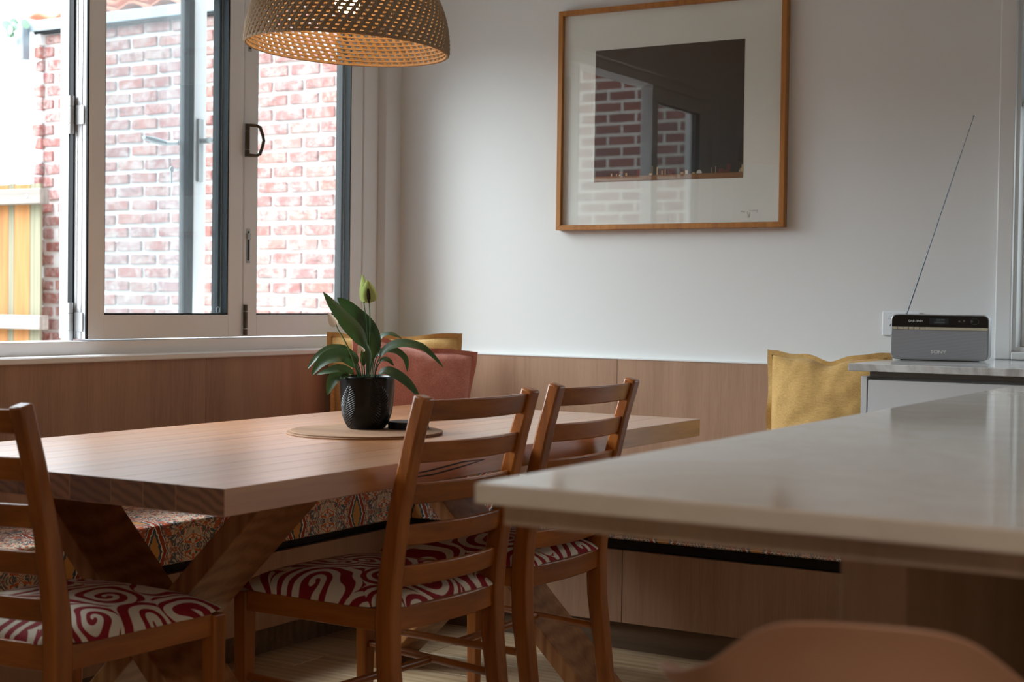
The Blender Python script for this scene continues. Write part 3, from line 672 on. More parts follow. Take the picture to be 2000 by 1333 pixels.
t.base(c); t.b.inputs['Roughness'].default_value = 0.6; M_print = t.m
pr_ = MB().box((-2.426, 4.6028, 1.497), (-1.879, 4.604, 1.948)).build('print', M_print, pic)
M_fig = plain('print_ink_cream', '#c9a878', 0.7); M_figw = plain('print_ink_white', '#c8c4bc', 0.7); M_figr = plain('print_ink_red', '#5e2620', 0.7)
random.seed(5); g = MB(); gw = MB(); gr = MB()
zb = 1.515; yy0, yy1 = 4.6022, 4.6028
for x, h, w_ in ((-2.34, .008, .003), (-2.33, .005, .006), (-2.305, .010, .006), (-2.205, .030, .002), (-2.188, .026, .004), (-2.170, .014, .004), (-2.158, .018, .003), (-2.10, .006, .010), (-2.083, .012, .009), (-2.058, .004, .01), (-1.975, .022, .0015), (-1.99, .018, .001), (-1.888, .014, .005), (-1.883, .024, .004), (-2.36, .009, .004), (-2.215, .006, .012)):
    g.box((x, yy0, zb), (x+w_, yy1, zb+h))
gw.add([(-2.033+0.010*math.cos(a), yy0, zb+0.012*math.sin(a)) for a in [k*PI/10 for k in range(11)]], [tuple(range(11))]); gw.box((-1.892, yy0, zb), (-1.884, yy1, zb+.008))
gr.box((-2.262, yy0, zb), (-2.25, yy1, zb+.02)).box((-1.965, yy0, zb), (-1.945, yy1, zb+.014)).box((-1.95, yy0, zb), (-1.925, yy1, zb+.009)).box((-2.33, yy0, zb+.006), (-2.315, yy1, zb+.014)).box((-2.14, yy0, zb), (-2.132, yy1, zb+.017)).box((-1.935, yy0, zb+.006), (-1.922, yy1, zb+.028))
g.build('print_figures', M_fig, pic, kind='stuff'); gw.build('print_figures', M_figw, pic, kind='stuff'); gr.build('print_figures', M_figr, pic, kind='stuff')
M_pencil = plain('pencil', '#77777a', 0.8); g = MB()
def scr(pts): g.tube([(x, 4.6036, z) for x, z in pts], 0.00045, 4)
scr([(-1.884+0.0023*k, 1.385+0.003*math.sin(k*2.1)+0.001*k*(k < 4)) for k in range(8)]); scr([(-1.862, 1.386), (-1.858, 1.374), (-1.855, 1.369), (-1.852, 1.384)]); scr([(-1.853+0.0032*k, 1.388+0.0022*math.sin(k*1.7)) for k in range(8)]); scr([(-1.862, 1.371), (-1.857, 1.366), (-1.851, 1.372)])
scr([(-1.832, 1.388), (-1.826, 1.391), (-1.829, 1.381)]); g.build('signature', M_pencil, pic)
MB().box((ax0+fw, 4.5945, az0+fw), (ax1-fw, 4.5965, az1-fw)).build('glass', M_artglass, pic)

# ================================================================ PLACEMATS, COASTERS, PLANT
def disc(name, c, r, h, mat, label, cat, group=None, wob=0.0, bev=0.0008):
    mb = MB(); n = 64; c = Vector(c)
    P = [(r*(1+wob*math.sin(3*a+1)), a) for a in [2*PI*k/n for k in range(n)]]
    vs = [(c.x+q*math.cos(a), c.y+q*math.sin(a), c.z) for q, a in P]+[(c.x+q*math.cos(a), c.y+q*math.sin(a), c.z+h) for q, a in P]
    mb.add(vs, [tuple(range(n-1, -1, -1)), tuple(range(n, 2*n))]+[(k, (k+1) % n, (k+1) % n+n, k+n) for k in range(n)])
    o = mb.build(name, mat, org=tuple(c), bevel=bev, smooth=40); tag(o, label, cat, group); return o
disc('placemat', (-2.222, 3.012, 0.7502), 0.190, 0.0035, M_mat_cork, 'lower of two round tan placemats, directly on table top', 'placemat', 'round placemats under the plant')
disc('placemat', (-2.218, 3.020, 0.7540), 0.189, 0.0035, M_mat_cork, 'upper of two round tan placemats, directly beneath black plant pot', 'placemat', 'round placemats under the plant')
names = ['bottom', 'second', 'third', 'fourth', 'top']
for k in range(5):
    disc('coaster', (-2.168+0.0012*math.sin(k*2), 3.128+0.0012*math.cos(k*3), 0.7577+0.0036*k), 0.052, 0.0032, M_coast,
         ['bottom black round coaster of stack behind plant pot, touching the placemat', 'second black round coaster from bottom of stack behind plant pot', 'middle black round coaster of the five stacked behind plant pot', 'second black round coaster from top of stack behind plant pot', 'top black round coaster of stack behind plant pot'][k], 'coaster', 'stack of black coasters')
PC = Vector((-2.245, 3.055, 0.7577))
plant = thing('potted_peace_lily', 'potted peace lily with drooping dark leaves in black embossed pot', 'plant', PC)
# pot with embossed leaf ribs, real displacement
mb = MB(); n = 260; prof = [(0.0, 0.0), (0.040, 0.0), (0.0455, 0.003), (0.054, 0.018), (0.0605, 0.036), (0.0645, 0.058), (0.0665, 0.082), (0.0680, 0.105), (0.0690, 0.126), (0.0692, 0.1305), (0.0680, 0.1325), (0.0655, 0.131), (0.0645, 0.112), (0.062, 0.110)]
# refine outer wall
pp = []; outer = prof[2:9]
for i in range(150):
    f = i/149*(len(outer)-1); k = min(int(f), len(outer)-2); q = f-k
    pp.append((outer[k][0]+(outer[k+1][0]-outer[k][0])*q, outer[k][1]+(outer[k+1][1]-outer[k][1])*q))
full = [(0.0005, 0.0), (0.040, 0.0)]+pp+prof[9:]
vs = []; fs = []
for i, (r_, z_) in enumerate(full):
    for k in range(n):
        a = 2*PI*k/n; rr = r_
        if 2 <= i < 2+len(pp):
            per = 2*PI/5; la = ((a+0.35*z_*20*0.0) % per)/per; band = int(a/per)
            zc = z_/0.13; ctr = 0.5+0.22*math.sin(zc*3+band*1.7)
            dd = la-ctr; wid = 0.42*math.sin(max(0.0, min(1.0, (zc+0.12*(band % 2)))) * PI*0.93+0.15)
            if abs(dd) < wid:
                ph = (z_/0.0068 - abs(dd)*8.0)
                rr = r_+0.0019*(0.5+0.5*math.sin(ph*2*PI))*min(1, (wid-abs(dd))*12)*min(1, abs(dd)*30)
        vs.append((PC.x+rr*math.cos(a), PC.y+rr*math.sin(a), PC.z+z_))
for i in range(len(full)-1):
    for k in range(n): k2 = (k+1) % n; fs.append((i*n+k, i*n+k2, (i+1)*n+k2, (i+1)*n+k))
mb.add(vs, fs).build('pot', M_black, plant, smooth=60)
MB().lathe([(0.0005, 0.116), (0.03, 0.118), (0.0640, 0.114)], 32, tuple(PC)).build('soil', M_soil, plant, smooth=60)
# leaves: path in (u right, w up, d toward viewer) centimetres from the pot rim centre
t = NT('leaf_green'); v = t.coords(); n_ = t.noise(v, 25, 3); t.base(t.mix(n_, lin('#22381f'), lin('#3b5634'))); t.b.inputs['Roughness'].default_value = 0.48
t.b.inputs['Subsurface Weight'].default_value = 0.0
tl = t.n('ShaderNodeBsdfTranslucent'); tl.inputs[0].default_value = lin('#4d7838'); ms = t.n('ShaderNodeMixShader'); ms.inputs[0].default_value = 0.12
t.l(t.b.outputs[0], ms.inputs[1]); t.l(tl.outputs[0], ms.inputs[2]); t.l(ms.outputs[0], t.out.inputs[0]); M_leaf = t.m
M_stem = plain('stem_green', '#4f7240', 0.5)
t = NT('spathe_pale'); v = t.coords(); t.base(t.mix(t.noise(v, 30, 3), lin('#8b9a55'), lin('#c2c998'))); t.b.inputs['Roughness'].default_value = 0.5
tl = t.n('ShaderNodeBsdfTranslucent'); tl.inputs[0].default_value = lin('#a3b36c'); ms = t.n('ShaderNodeMixShader'); ms.inputs[0].default_value = 0.4
t.l(t.b.outputs[0], ms.inputs[1]); t.l(tl.outputs[0], ms.inputs[2]); t.l(ms.outputs[0], t.out.inputs[0]); M_spathe = t.m
M_spathew = plain('spathe_white', '#e4e6dc', 0.6); M_spadix = plain('spadix_dark', '#2c2a1c', 0.8, scale=200, bump=1.0)
right = Vector((0.859, 0.512, 0)); toward = Vector((0.512, -0.859, 0)); PR = PC+Vector((0, 0, 0.131))
K = 0.00129
def L(p): return PR+right*((p[0]-717)*K)+Vector((0, 0, (737-p[1])*K))+toward*(p[2] if len(p) > 2 else 0.0)
def smooth_path(P, n=22):
    out = []; m = len(P)
    for i in range(n+1):
        f = i/n*(m-1); k = min(int(f), m-2); q = f-k
        p0, p1, p2, p3 = P[max(k-1, 0)], P[k], P[k+1], P[min(k+2, m-1)]
        out.append(0.5*((2*p1)+(p2-p0)*q+(2*p0-5*p1+4*p2-p3)*q*q+(3*p1-p0-3*p2+p3)*q*q*q))
    return out
def leaf_ob(pts, width, blade0=0.35, face=None, fold=0.25, name='leaf', mat=None, sr=0.0016):
    P = smooth_path([L(p) for p in pts]); n = len(P)-1
    mb = MB(); n0 = int(blade0*n)
    mb.tube(P[:n0+2], sr, 6)
    vs = []; fs = []; rows_ = P[n0:]; m = len(rows_)-1; hw = width*K/2
    fn = (face or toward).normalized()
    for i, p in enumerate(rows_):
        s_ = i/m; wd = hw*(math.sin(PI*min(1, s_**0.72))**0.85 if 0 < s_ < 1 else 0.02)
        td = (rows_[min(i+1, m)]-rows_[max(i-1, 0)]).normalized()
        side = td.cross(fn)
        if side.length < 0.2: side = td.cross(Vector((0, 0, 1)))
        side.normalize(); nn = side.cross(td).normalized()
        for q, lift in ((-1, 1), (-0.5, 0.45), (0, 0), (0.5, 0.45), (1, 1)):
            vs.append(p+side*wd*q+nn*wd*lift*fold+nn*0.0006*math.sin(i*2.1+q*3))
    for i in range(m):
        for j in range(4): fs.append((5*i+j, 5*i+j+1, 5*i+j+6, 5*i+j+5))
    mb.add(vs, fs)
    return mb.build(name, mat or M_leaf, plant, smooth=50)
tw = toward; rt = right; upv = Vector((0,0,1))
leaf_ob([(716,742,0.00),(714,700,-0.005),(703,660,0.0),(668,618,0.012),(632,574,0.02)], 34, 0.38, tw*0.8-rt*0.3, 0.3)
leaf_ob([(718,742,-0.01),(717,700,-0.015),(710,655,-0.02),(684,612,-0.02),(656,584,-0.015)], 40, 0.35, tw*0.7+rt*0.3, 0.3)
leaf_ob([(721,742,-0.01),(722,705,-0.01),(724,672,-0.012),(712,634,-0.02),(682,596,-0.03)], 40, 0.30, tw, 0.25)
leaf_ob([(724,742,-0.02),(728,700,-0.03),(736,668,-0.035),(757,655,-0.03),(783,663,-0.02)], 17, 0.42, upv+tw*0.6, 0.3)
leaf_ob([(733,742,0.01),(737,710,0.015),(755,684,0.02),(785,673,0.03),(828,680,0.035),(867,717,0.03)], 24, 0.28, upv+tw*0.9, 0.3)
leaf_ob([(728,742,-0.01),(731,708,-0.015),(741,690,-0.02),(768,687,-0.02),(790,702,-0.015),(795,727,-0.01)], 18, 0.30, upv+tw*0.8, 0.3)
leaf_ob([(730,742,0),(738,715,0),(748,704,0.0),(760,706,0.005),(770,716,0.01)], 12, 0.35, upv+tw, 0.3)
leaf_ob([(736,744,0.02),(744,730,0.03),(762,726,0.04),(790,741,0.045),(810,760,0.045),(823,778,0.04)], 24, 0.18, upv+tw*0.9, 0.3)
leaf_ob([(704,742,-0.01),(694,712,-0.015),(676,690,-0.015),(647,685,-0.01),(620,700,0.0),(601,725,0.005)], 22, 0.25, upv+tw*0.9, 0.3)
leaf_ob([(704,742,0.01),(696,718,0.02),(676,698,0.03),(648,700,0.035),(628,714,0.04),(614,735,0.04)], 32, 0.22, upv*0.6+tw, 0.3)
leaf_ob([(702,744,0.03),(690,728,0.04),(668,721,0.05),(645,726,0.055),(622,733,0.05)], 18, 0.2, upv*0.6+tw, 0.3)
leaf_ob([(696,744,0.03),(680,732,0.04),(662,735,0.05),(652,752,0.055),(645,772,0.05)], 24, 0.28, tw-rt*0.3, 0.25)
leaf_ob([(722,742,0.02),(727,712,0.025),(731,690,0.03),(731,668,0.03),(726,648,0.025)], 14, 0.35, tw+rt*0.3, 0.3)
leaf_ob([(706,742,0.0),(702,718,0.01),(692,700,0.015),(680,692,0.02),(664,694,0.025)], 18, 0.35, upv*0.8+tw, 0.3)
leaf_ob([(714,742,0.02),(713,722,0.02),(711,705,0.025),(712,690,0.03),(714,672,0.03)], 12, 0.35, tw, 0.3)
leaf_ob([(720,744,0.03),(722,722,0.035),(724,700,0.04),(722,684,0.04),(716,668,0.035)], 12, 0.3, tw-rt*0.3, 0.3)
leaf_ob([(698,744,0.04),(690,738,0.05),(680,735,0.052),(672,738,0.055),(664,742,0.05)], 12, 0.2, upv+tw, 0.3)
def flower(stem, base, tip, width, face, mat, spad=True, fold=0.5):
    P = smooth_path([L(p) for p in stem], 14); f_ = MB().tube(P, [0.0021-0.0008*i/14 for i in range(15)], 7).build('flower_stem', M_stem, plant, smooth=50)
    A, B = L(base), L(tip); mb = MB(); n = 14; vs = []; fs = []; hw = width*K/2; td = (B-A).normalized(); side = td.cross(face).normalized(); nn = side.cross(td).normalized()
    for i in range(n+1):
        s_ = i/n; wd = hw*math.sin(PI*min(1, s_**0.6))**0.8 if 0 < s_ < 1 else 0.0004
        for q in (-1, -0.6, -0.2, 0.2, 0.6, 1): vs.append(A.lerp(B, s_)+side*wd*q+nn*wd*(q*q)*fold*1.2)
    for i in range(n):
        for j in range(5): fs.append((6*i+j, 6*i+j+1, 6*i+j+7, 6*i+j+6))
    mb.add(vs, fs).build('spathe', mat, f_, smooth=60)
    if spad:
        C = A+nn*0.006; D = A.lerp(B, 0.62)+nn*0.007
        MB().tube([C, C.lerp(D, 0.3), C.lerp(D, 0.6), D], [0.0016, 0.0045, 0.0050, 0.0026], 10).build('spadix', M_spadix, f_, smooth=60)
flower([(720,742,0), (721,690,0), (722,640,0), (719.5,590,0.0)], (719.5,594,0.0), (716,549,0.004), 34, tw+rt*0.1, M_spathe)
flower([(716,742,-0.01), (717,690,-0.01), (715,640,-0.01), (708,590,-0.01)], (708,594,-0.01), (705,538,-0.01), 22, tw+rt*0.6, M_spathe)
flower([(703,742,0.02), (693,705,0.04), (680,672,0.05), (664,645,0.05), (661,634,0.05)], (662,640,0.05), (645,613,0.05), 18, tw-rt*0.3, M_spathew, False)
flower([(711,742,0.03), (709,712,0.03), (707,694,0.03)], (709,690,0.03), (704,676,0.034), 16, tw, M_spathew, False, 0.8)
flower([(726,742,0.01), (728,712,0.01), (728,694,0.01)], (729,696,0.01), (727,676,0.012), 15, tw, M_spathe, False)

# ================================================================ THROW CUSHIONS
def pillow(label, w, h, thick, base, ydir, lean, roll, mat, matE, seed, group='linen throw cushions', dent=0.0):
    """base: middle of the lower edge; ydir: horizontal facing direction; lean: degrees back; roll: in-plane degrees"""
    rnd = random.Random(seed)
    f = Vector(ydir).normalized(); s_ = Vector((0,0,1)).cross(f).normalized()
    Rm = Matrix((s_, f, Vector((0,0,1)))).transposed().to_4x4()
    M = Matrix.Translation(Vector(base)) @ Rm @ Matrix.Rotation(math.radians(lean), 4, 'X') @ Matrix.Rotation(math.radians(roll), 4, 'Y')
    root = bpy.data.objects.new('throw_cushion', None)
    n = 44; mb = MB(); off = Vector((seed*3.1, seed*1.7, 0))
    def outline(u, v):
        cu = 1-0.045*(1-v*v)-0.0*abs(v); cv = 1-0.055*(1-u*u)
        x = u*w/2*cu; z = h/2+v*h/2*cv
        x += 0.006*mnoise.noise(Vector((u*2, v*2, seed))); z += 0.007*mnoise.noise(Vector((u*2.3, v*2, seed+9)))
        if v > 0: z -= dent*math.exp(-((u-0.05)/0.28)**2)*v*v
        return x, z
    def grid(sign):
        vs = []; fs = []
        for i in range(n+1):
            for j in range(n+1):
                u = i/n*2-1; v = j/n*2-1; x, z = outline(u, v)
                e = max(0, (1-abs(u)**2.6)*(1-abs(v)**2.6))
                edge = 1-max(abs(u), abs(v))
                wr = 0.006*mnoise.noise(Vector((u*4+seed, v*4, 1)))+0.004*mnoise.noise(Vector((u*9, v*9, seed)))*(1-e)
                y = sign*(thick/2*e**0.62+wr*min(1, edge*9))
                vs.append((x, y, z))
        for i in range(n):
            for j in range(n): fs.append((i*(n+1)+j, (i+1)*(n+1)+j, (i+1)*(n+1)+j+1, i*(n+1)+j+1))
        return vs, fs
    for sg in (-1, 1): v_, f2 = grid(sg); mb.add(v_, f2, 0, M)
    me = mb.mesh('throw_cushion', mat, 75, Vector(base))
    bmx = bmesh.new(); bmx.from_mesh(me); bmesh.ops.remove_doubles(bmx, verts=bmx.verts[:], dist=0.0002); bmesh.ops.recalc_face_normals(bmx, faces=bmx.faces[:]); bmx.to_mesh(me); bmx.free()
    o = bpy.data.objects.new('throw_cushion', me); COL.objects.link(o); o.location = base; tag(o, label, 'cushion', group)
    # flange
    fm = MB(); per = []
    for k in range(4*n):
        s4, q = divmod(k, n); q = q/n*2-1
        per.append([(q, -1), (1, q), (-q, 1), (-1, -q)][s4])
    vs = []; fs = []
    for k, (u, v) in enumerate(per):
        x0, z0 = outline(u*0.985, v*0.985); x1, z1 = outline(u, v); d = Vector((u, v)); m_ = max(abs(u), abs(v))
        nx, nz = (1 if u == 1 else -1 if u == -1 else 0), (1 if v == 1 else -1 if v == -1 else 0)
        cr = 1.0
        if abs(u) == 1 and abs(v) == 1: pass
        fx = 0.013*nx*cr; fz = 0.013*nz*cr
        if abs(u) > 0.93 and abs(v) > 0.93: fx = 0.012*math.copysign(1, u); fz = 0.012*math.copysign(1, v)
        wv = 0.005*math.sin(k*0.33+seed)+0.004*math.sin(k*0.11+2*seed)
        vs += [(x0, 0.0035, z0), (x0, -0.0035, z0), (x1+fx, wv-0.0022, z1+fz), (x1+fx, wv+0.0022, z1+fz)]
    N4 = len(per)
    for k in range(N4):
        a, b = 4*k, 4*((k+1) % N4)
        for q in range(4): fs.append((a+q, b+q, b+(q+1) % 4, a+(q+1) % 4))
    fm.add(vs, fs, 0, M).build('flange', matE, o, smooth=60)
    return o
BZ = 0.491
pillow('mustard linen cushion in bench corner, partly behind the rust one', 0.46, 0.47, 0.13, (-3.01, 4.28, BZ), (0.66, -0.62, 0), 8, 0.0, M_yel, M_yelE, 2)
pillow('rust red linen cushion leaning in bench corner before the mustard one', 0.435, 0.43, 0.13, (-2.83, 4.06, BZ+0.02), (0.80, -0.46, 0), 8, 9, M_rust, M_rustE, 5)
pillow('mustard linen cushion at right end of bench beside white cabinet', 0.375, 0.43, 0.14, (-1.535, 4.46, BZ+0.01), (0.0, -1, 0), 4, -0.5, M_yel, M_yelE, 8, dent=0.022)

# ================================================================ KITCHEN SIDE
# low cabinet with marble top and radio
cab = thing('kitchen_cabinet', 'white kitchen cabinet with finger-pull groove beneath marble counter', 'cabinet', (-0.4, 4.3, 0))
MB().box((-1.268, 3.968, 0.0), (-1.252, 4.615, 0.893)).build('end_panel', M_cab, cab, bevel=0.0008, seg=1)
MB().box((-1.252, 4.01, 0.1), (0.9, 4.612, 0.907)).build('carcass', M_cab, cab)
MB().box((-1.252, 3.992, 0.893), (0.9, 4.01, 0.907)).build('pull_rail', plain('groove_grey', '#8b8b88', 0.5), cab)
x = -1.249
for k in range(3): MB().box((x, 3.968, 0.105), (x+0.70, 3.988, 0.884)).build('door', M_cab, cab, bevel=0.001, seg=1); x += 0.703
MB().box((-1.252, 4.04, 0), (0.9, 4.06, 0.1)).build('kick_board', M_cab, cab)
ct = MB().box((-1.298, 3.944, 0.9075), (0.92, 4.598, 0.9275)).build('marble_counter', M_marble, org=(-0.2, 4.27, 0.9075), bevel=0.0018); tag(ct, 'white veined marble counter top on the white cabinet beneath radio', 'countertop')

# radio
rad = thing('table_radio', 'silver and black tabletop radio with raised aerial on marble counter', 'radio', (-1.16, 4.345, 0.9278))
rw, rd, rh, rr_ = 0.273, 0.075, 0.131, 0.017
rx, ry, rz = -1.160, 4.335, 0.9300     # front-centre bottom
def rrect(w, h, r, cx, cz, n=7):
    P = []
    for (sx, sz, a0) in ((1, -1, -PI/2), (1, 1, 0), (-1, 1, PI/2), (-1, -1, PI)):
        for k in range(n+1):
            a = a0+k*PI/2/n; P.append((cx+sx*(w/2-r)+r*math.cos(a), cz+h/2+sz*(h/2-r)+r*math.sin(a)))
    return P
ra = math.radians(1.5)
MB().prism(rrect(rw, rh, rr_, rx, rz), 1, ry, ry+rd).build('body', plain('radio_silver', '#a9abae', 0.35, 0.6, var=0.03), rad, bevel=0.002, smooth=40)
M_rblk = plain('radio_black', '#050607', 0.12, coat=0.6); M_rtxt = plain('radio_lettering', '#d8d8d6', 0.5)
# black fascia: upper slice of the rounded rectangle
zcut = rz+rh-0.036
P = [(x, z) for x, z in rrect(rw-0.006, rh-0.006, rr_-0.003, rx, rz+0.003) if z >= zcut]; P.sort(key=lambda p: 0)
xmin, xmax = rx-rw/2+0.003, rx+rw/2-0.003
P = [(xmin, zcut), (xmax, zcut)]+[p for p in rrect(rw-0.006, rh-0.006, rr_-0.003, rx, rz+0.003) if p[1] > zcut+0.001 and p[0] > rx]+[p for p in rrect(rw-0.006, rh-0.006, rr_-0.003, rx, rz+0.003) if p[1] > zcut+0.001 and p[0] <= rx]
MB().prism(P, 1, ry-0.003, ry+0.001).build('fascia', M_rblk, rad)
t = NT('speaker_mesh'); v = t.coords(kind='Object'); w = t.n('ShaderNodeTexWave', wave_type='BANDS', bands_direction='Z'); w.inputs['Scale'].default_value = 180; t.l(v, w.inputs['Vector'])
t.base(t.mix(w.outputs['Fac'], lin('#77797d'), lin('#b4b6bb'))); t.b.inputs['Roughness'].default_value = 0.5; t.b.inputs['Metallic'].default_value = 0.4; t.bump(w.outputs['Fac'], 0.4, 0.001)
zg = zcut-0.009
Pg = [p for p in rrect(rw-0.008, rh-0.008, rr_-0.004, rx, rz+0.004) if p[1] < zg-0.001]
Pg = [p for p in Pg if p[0] <= rx][::1]+[p for p in Pg if p[0] > rx]+[(xmax-0.001, zg), (xmin+0.001, zg)]
MB().prism(Pg, 1, ry-0.0022, ry+0.001).build('speaker_grille', t.m, rad)
M_brass = plain('radio_button_strip', '#c4bca6', 0.4, 0.3)
MB().box((rx-0.04, ry-0.0035, zg+0.0008), (xmax-0.001, ry, zcut-0.0008)).build('trim_strip', M_brass, rad)
for k in range(6): MB().box((xmin+0.002+k*0.0155, ry-0.0035, zg+0.001), (xmin+0.0155+k*0.0155, ry, zcut-0.001)).build('button', M_brass, rad, bevel=0.0005, seg=1)
dsp = MB().box((rx-0.028, ry-0.0036, zcut+0.008), (rx+0.026, ry-0.0028, zcut+0.025)).build('display', plain('lcd_dark', '#23282a', 0.3), rad)
o0 = world_loc(rad)
M_lcd = plain('lcd_text', '#7d8a8a', 0.5)
for body, sz, x, z, m in (('DAB DAB+', 0.0085, rx-0.066, zcut+0.0165, M_rtxt), ('12:26 AM', 0.0062, rx+0.002, zcut+0.0205, M_lcd), ('LISTENING', 0.0062, rx, zcut+0.013, M_lcd)):
    text('lettering', body, sz, m, rad, Vector((x, ry-0.0038, z))-o0, (PI/2, 0, 0), 0.0002)
g = text('brand_lettering', 'SONY', 0.0125, M_rtxt, rad, Vector((rx-0.001, ry-0.0028, rz+0.0235))-o0, (PI/2, 0, 0), 0.0004, off=0.0003); g.scale = (1.25, 1, 1)
g = MB()
for x, z in ((rx+0.055, zcut+0.017), (rx+0.068, zcut+0.019), (rx+0.09, zcut+0.0175)): g.lathe([(0.0005, 0), (0.003, 0.0)], 10, M=Matrix.Translation((x, ry-0.0032, z)) @ Matrix.Rotation(PI/2, 4, 'X'))
g.tube([(rx+0.097+0.011*math.cos(a), ry-0.0032, zcut+0.017+0.009*math.sin(a)) for a in [k*PI/8 for k in range(16)]], 0.0004, 4, close=True); g.build('control_marks', plain('dim_grey_marks', '#44484a', 0.5), rad)
MB().box((rx-0.11, ry+0.008, 0.9278), (rx+0.11, ry+0.065, rz+0.002)).build('foot', M_rblk, rad)
A = Vector((-1.262, 4.39, 1.058)); B = Vector((-1.083, 4.385, 1.630)); g = MB()
for k, (f0, f1) in enumerate(((0, .26), (.26, .48), (.48, .66), (.66, .83), (.83, 1))): g.tube([A.lerp(B, f0), A.lerp(B, f1)], 0.0027-0.00032*k, 8)
g.tube([B, B+Vector((0.0012, 0, 0.005))], 0.0028, 8); g.tube([A+Vector((0, 0, -0.004)), A+Vector((0, 0, 0.004))], 0.005, 10); g.build('aerial', plain('aerial_metal', '#6f7478', 0.35, 0.8), rad, smooth=40)

rad.rotation_euler = (0, 0, math.radians(8))

# power outlet
po = thing('power_outlet', 'white double wall power outlet half hidden behind the radio', 'outlet', (-1.352, WY, 0.99))
MB().box((-1.411, WY-0.008, 0.992), (-1.293, WY-0.0005, 1.067)).build('plate', M_plate, po, bevel=0.003)
for s_ in (0, 1):
    x0 = -1.402+0.062*s_
    MB().box((x0+0.010, WY-0.0115, 1.044), (x0+0.028, WY-0.007, 1.057)).build('switch', M_plate, po, bevel=0.001)
    g = MB()
    for dx, dz, an in ((-0.006, 0.0, 25), (0.008, 0.0, -25), (0.001, -0.013, 0)):
        g.box((-0.0012, -0.0006, -0.0045), (0.0012, 0.0006, 0.0045), 0, Matrix.Translation((x0+0.024+dx, WY-0.0082, 1.025+dz)) @ Matrix.Rotation(math.radians(an), 4, 'Y'))
    g.build('socket_slot', M_screw, po)

cl_ = thing('fill_light_panel', 'slim white panel added to house the unseen kitchen fill light', 'lamp', (0.9, -0.5, CEIL))  # unseen housing, added only to carry the fill light
MB().box((0.42, -0.83, 2.578), (1.38, -0.17, 2.619)).build('housing', M_trim, cl_, bevel=0.004)

# island
isl = thing('kitchen_island', 'pale oak island base with thick end support panel under stone top', 'island', (0.1, 2.3, 0))
IX0, IY0 = -0.795, 1.262
MB().box((-0.497, 1.50, 0.0), (-0.428, 3.50, 0.858)).build('support_panel', M_isl, isl, bevel=0.001, seg=1)
MB().box((-0.772, 1.284, 0.858), (0.9, 3.535, 0.8785)).build('substrate', M_isl, isl)
MB().box((0.35, 1.50, 0.0), (0.90, 3.50, 0.858)).build('cabinet_body', M_isl, isl, bevel=0.001, seg=1)
MB().box((-0.428, 3.42, 0.0), (0.35, 3.45, 0.858)).build('back_panel', M_isl, isl)
o = MB().box((IX0, IY0, 0.8788), (0.93, 3.570, 0.9000)).build('island_countertop', M_stone, org=(0.07, 2.4, 0.8788), bevel=0.003, seg=3); tag(o, 'large pale stone island worktop in the blurred right foreground', 'countertop')

# bar stool, low curved shell back
st = thing('bar_stool', 'tan moulded bar stool with curved low back beside island support panel', 'stool', (-0.40, 1.30, 0))
scx, scy = -0.400, 1.300
mb = MB(); n = 60; vs = []; fs = []
prof_n = 10
for i in range(n+1):
    ph = math.radians(190+i/n*190)     # around the rear of the seat
    k = i/n*2-1
    top = 0.775+0.064*(1/(1+math.exp((abs(k)-0.36)*15)))-0.05*max(0, abs(k)-0.5)
    R0 = 0.155
    for j in range(prof_n+1):
        s_ = j/prof_n; z = 0.66+(top-0.66)*s_; R_ = R0+0.025*s_**1.5+0.010*s_**6
        vs.append((scx+R_*math.cos(ph), scy+R_*math.sin(ph), z))
    for j in range(prof_n, -1, -1):
        s_ = j/prof_n; z = 0.66+(top-0.66)*s_ - (0.003 if j == prof_n else 0); R_ = R0+0.025*s_**1.5+0.010*s_**6-0.013
        vs.append((scx+R_*math.cos(ph), scy+R_*math.sin(ph), z))
m2 = 2*(prof_n+1)
for i in range(n):
    for j in range(m2): fs.append((i*m2+j, i*m2+(j+1) % m2, (i+1)*m2+(j+1) % m2, (i+1)*m2+j))
fs += [tuple(range(m2)), tuple(n*m2+j for j in range(m2-1, -1, -1))]
mb.add(vs, fs).build('backrest', M_stool, st, smooth=50, bevel=0.004)
MB().lathe([(0.0005, 0.672), (0.12, 0.668), (0.156, 0.666), (0.158, 0.652), (0.14, 0.640), (0.0005, 0.636)], 40, (scx, scy, 0)).build('seat', M_stool, st, smooth=50)
MB().tube([(scx, scy, 0.0), (scx, scy, 0.64)], 0.022, 20).build('post', M_steel, st, smooth=50)
MB().lathe([(0.0005, 0), (0.20, 0), (0.20, 0.008), (0.03, 0.03), (0.0005, 0.03)], 40, (scx, scy, 0)).build('base', M_steel, st, smooth=50)
MB().tube([(scx+0.13*math.cos(a), scy+0.13*math.sin(a), 0.25) for a in [k*PI/16 for k in range(32)]], 0.008, 8, close=True).tube([(scx-0.13, scy, 0.25), (scx+0.13, scy, 0.25)], 0.006, 8).build('footrest', M_steel, st, smooth=50)

# ================================================================ OUTSIDE
struct(MB().box((-16, -9, -0.4), (-3.45, 14, -0.2)).build('ground', M_paving))
BW = thing('brick_wall', 'tall white-mortared red brick boundary wall outside the window', 'wall', (-5.2, 6.5, -0.2))
MB().box((-7.28, 6.504, -0.2), (-3.2, 6.72, 2.70)).build('mortar_bed', M_mortar, BW)
brick_me = []
random.seed(11)
for q in range(8):
    bm = bmesh.new(); bmesh.ops.create_cube(bm, size=1)
    for v in bm.verts: v.co = Vector((v.co.x*0.196, v.co.y*0.02, v.co.z*0.057))
    bmesh.ops.bevel(bm, geom=bm.edges[:], offset=0.004, segments=1, affect='EDGES')
    for v in bm.verts: v.co += Vector((random.uniform(-.004, .004), random.uniform(-.0025, .0025), random.uniform(-.0035, .0035)))
    me = bpy.data.meshes.new('brick'); bm.to_mesh(me); bm.free(); me.materials.append(M_brick); brick_me.append(me)
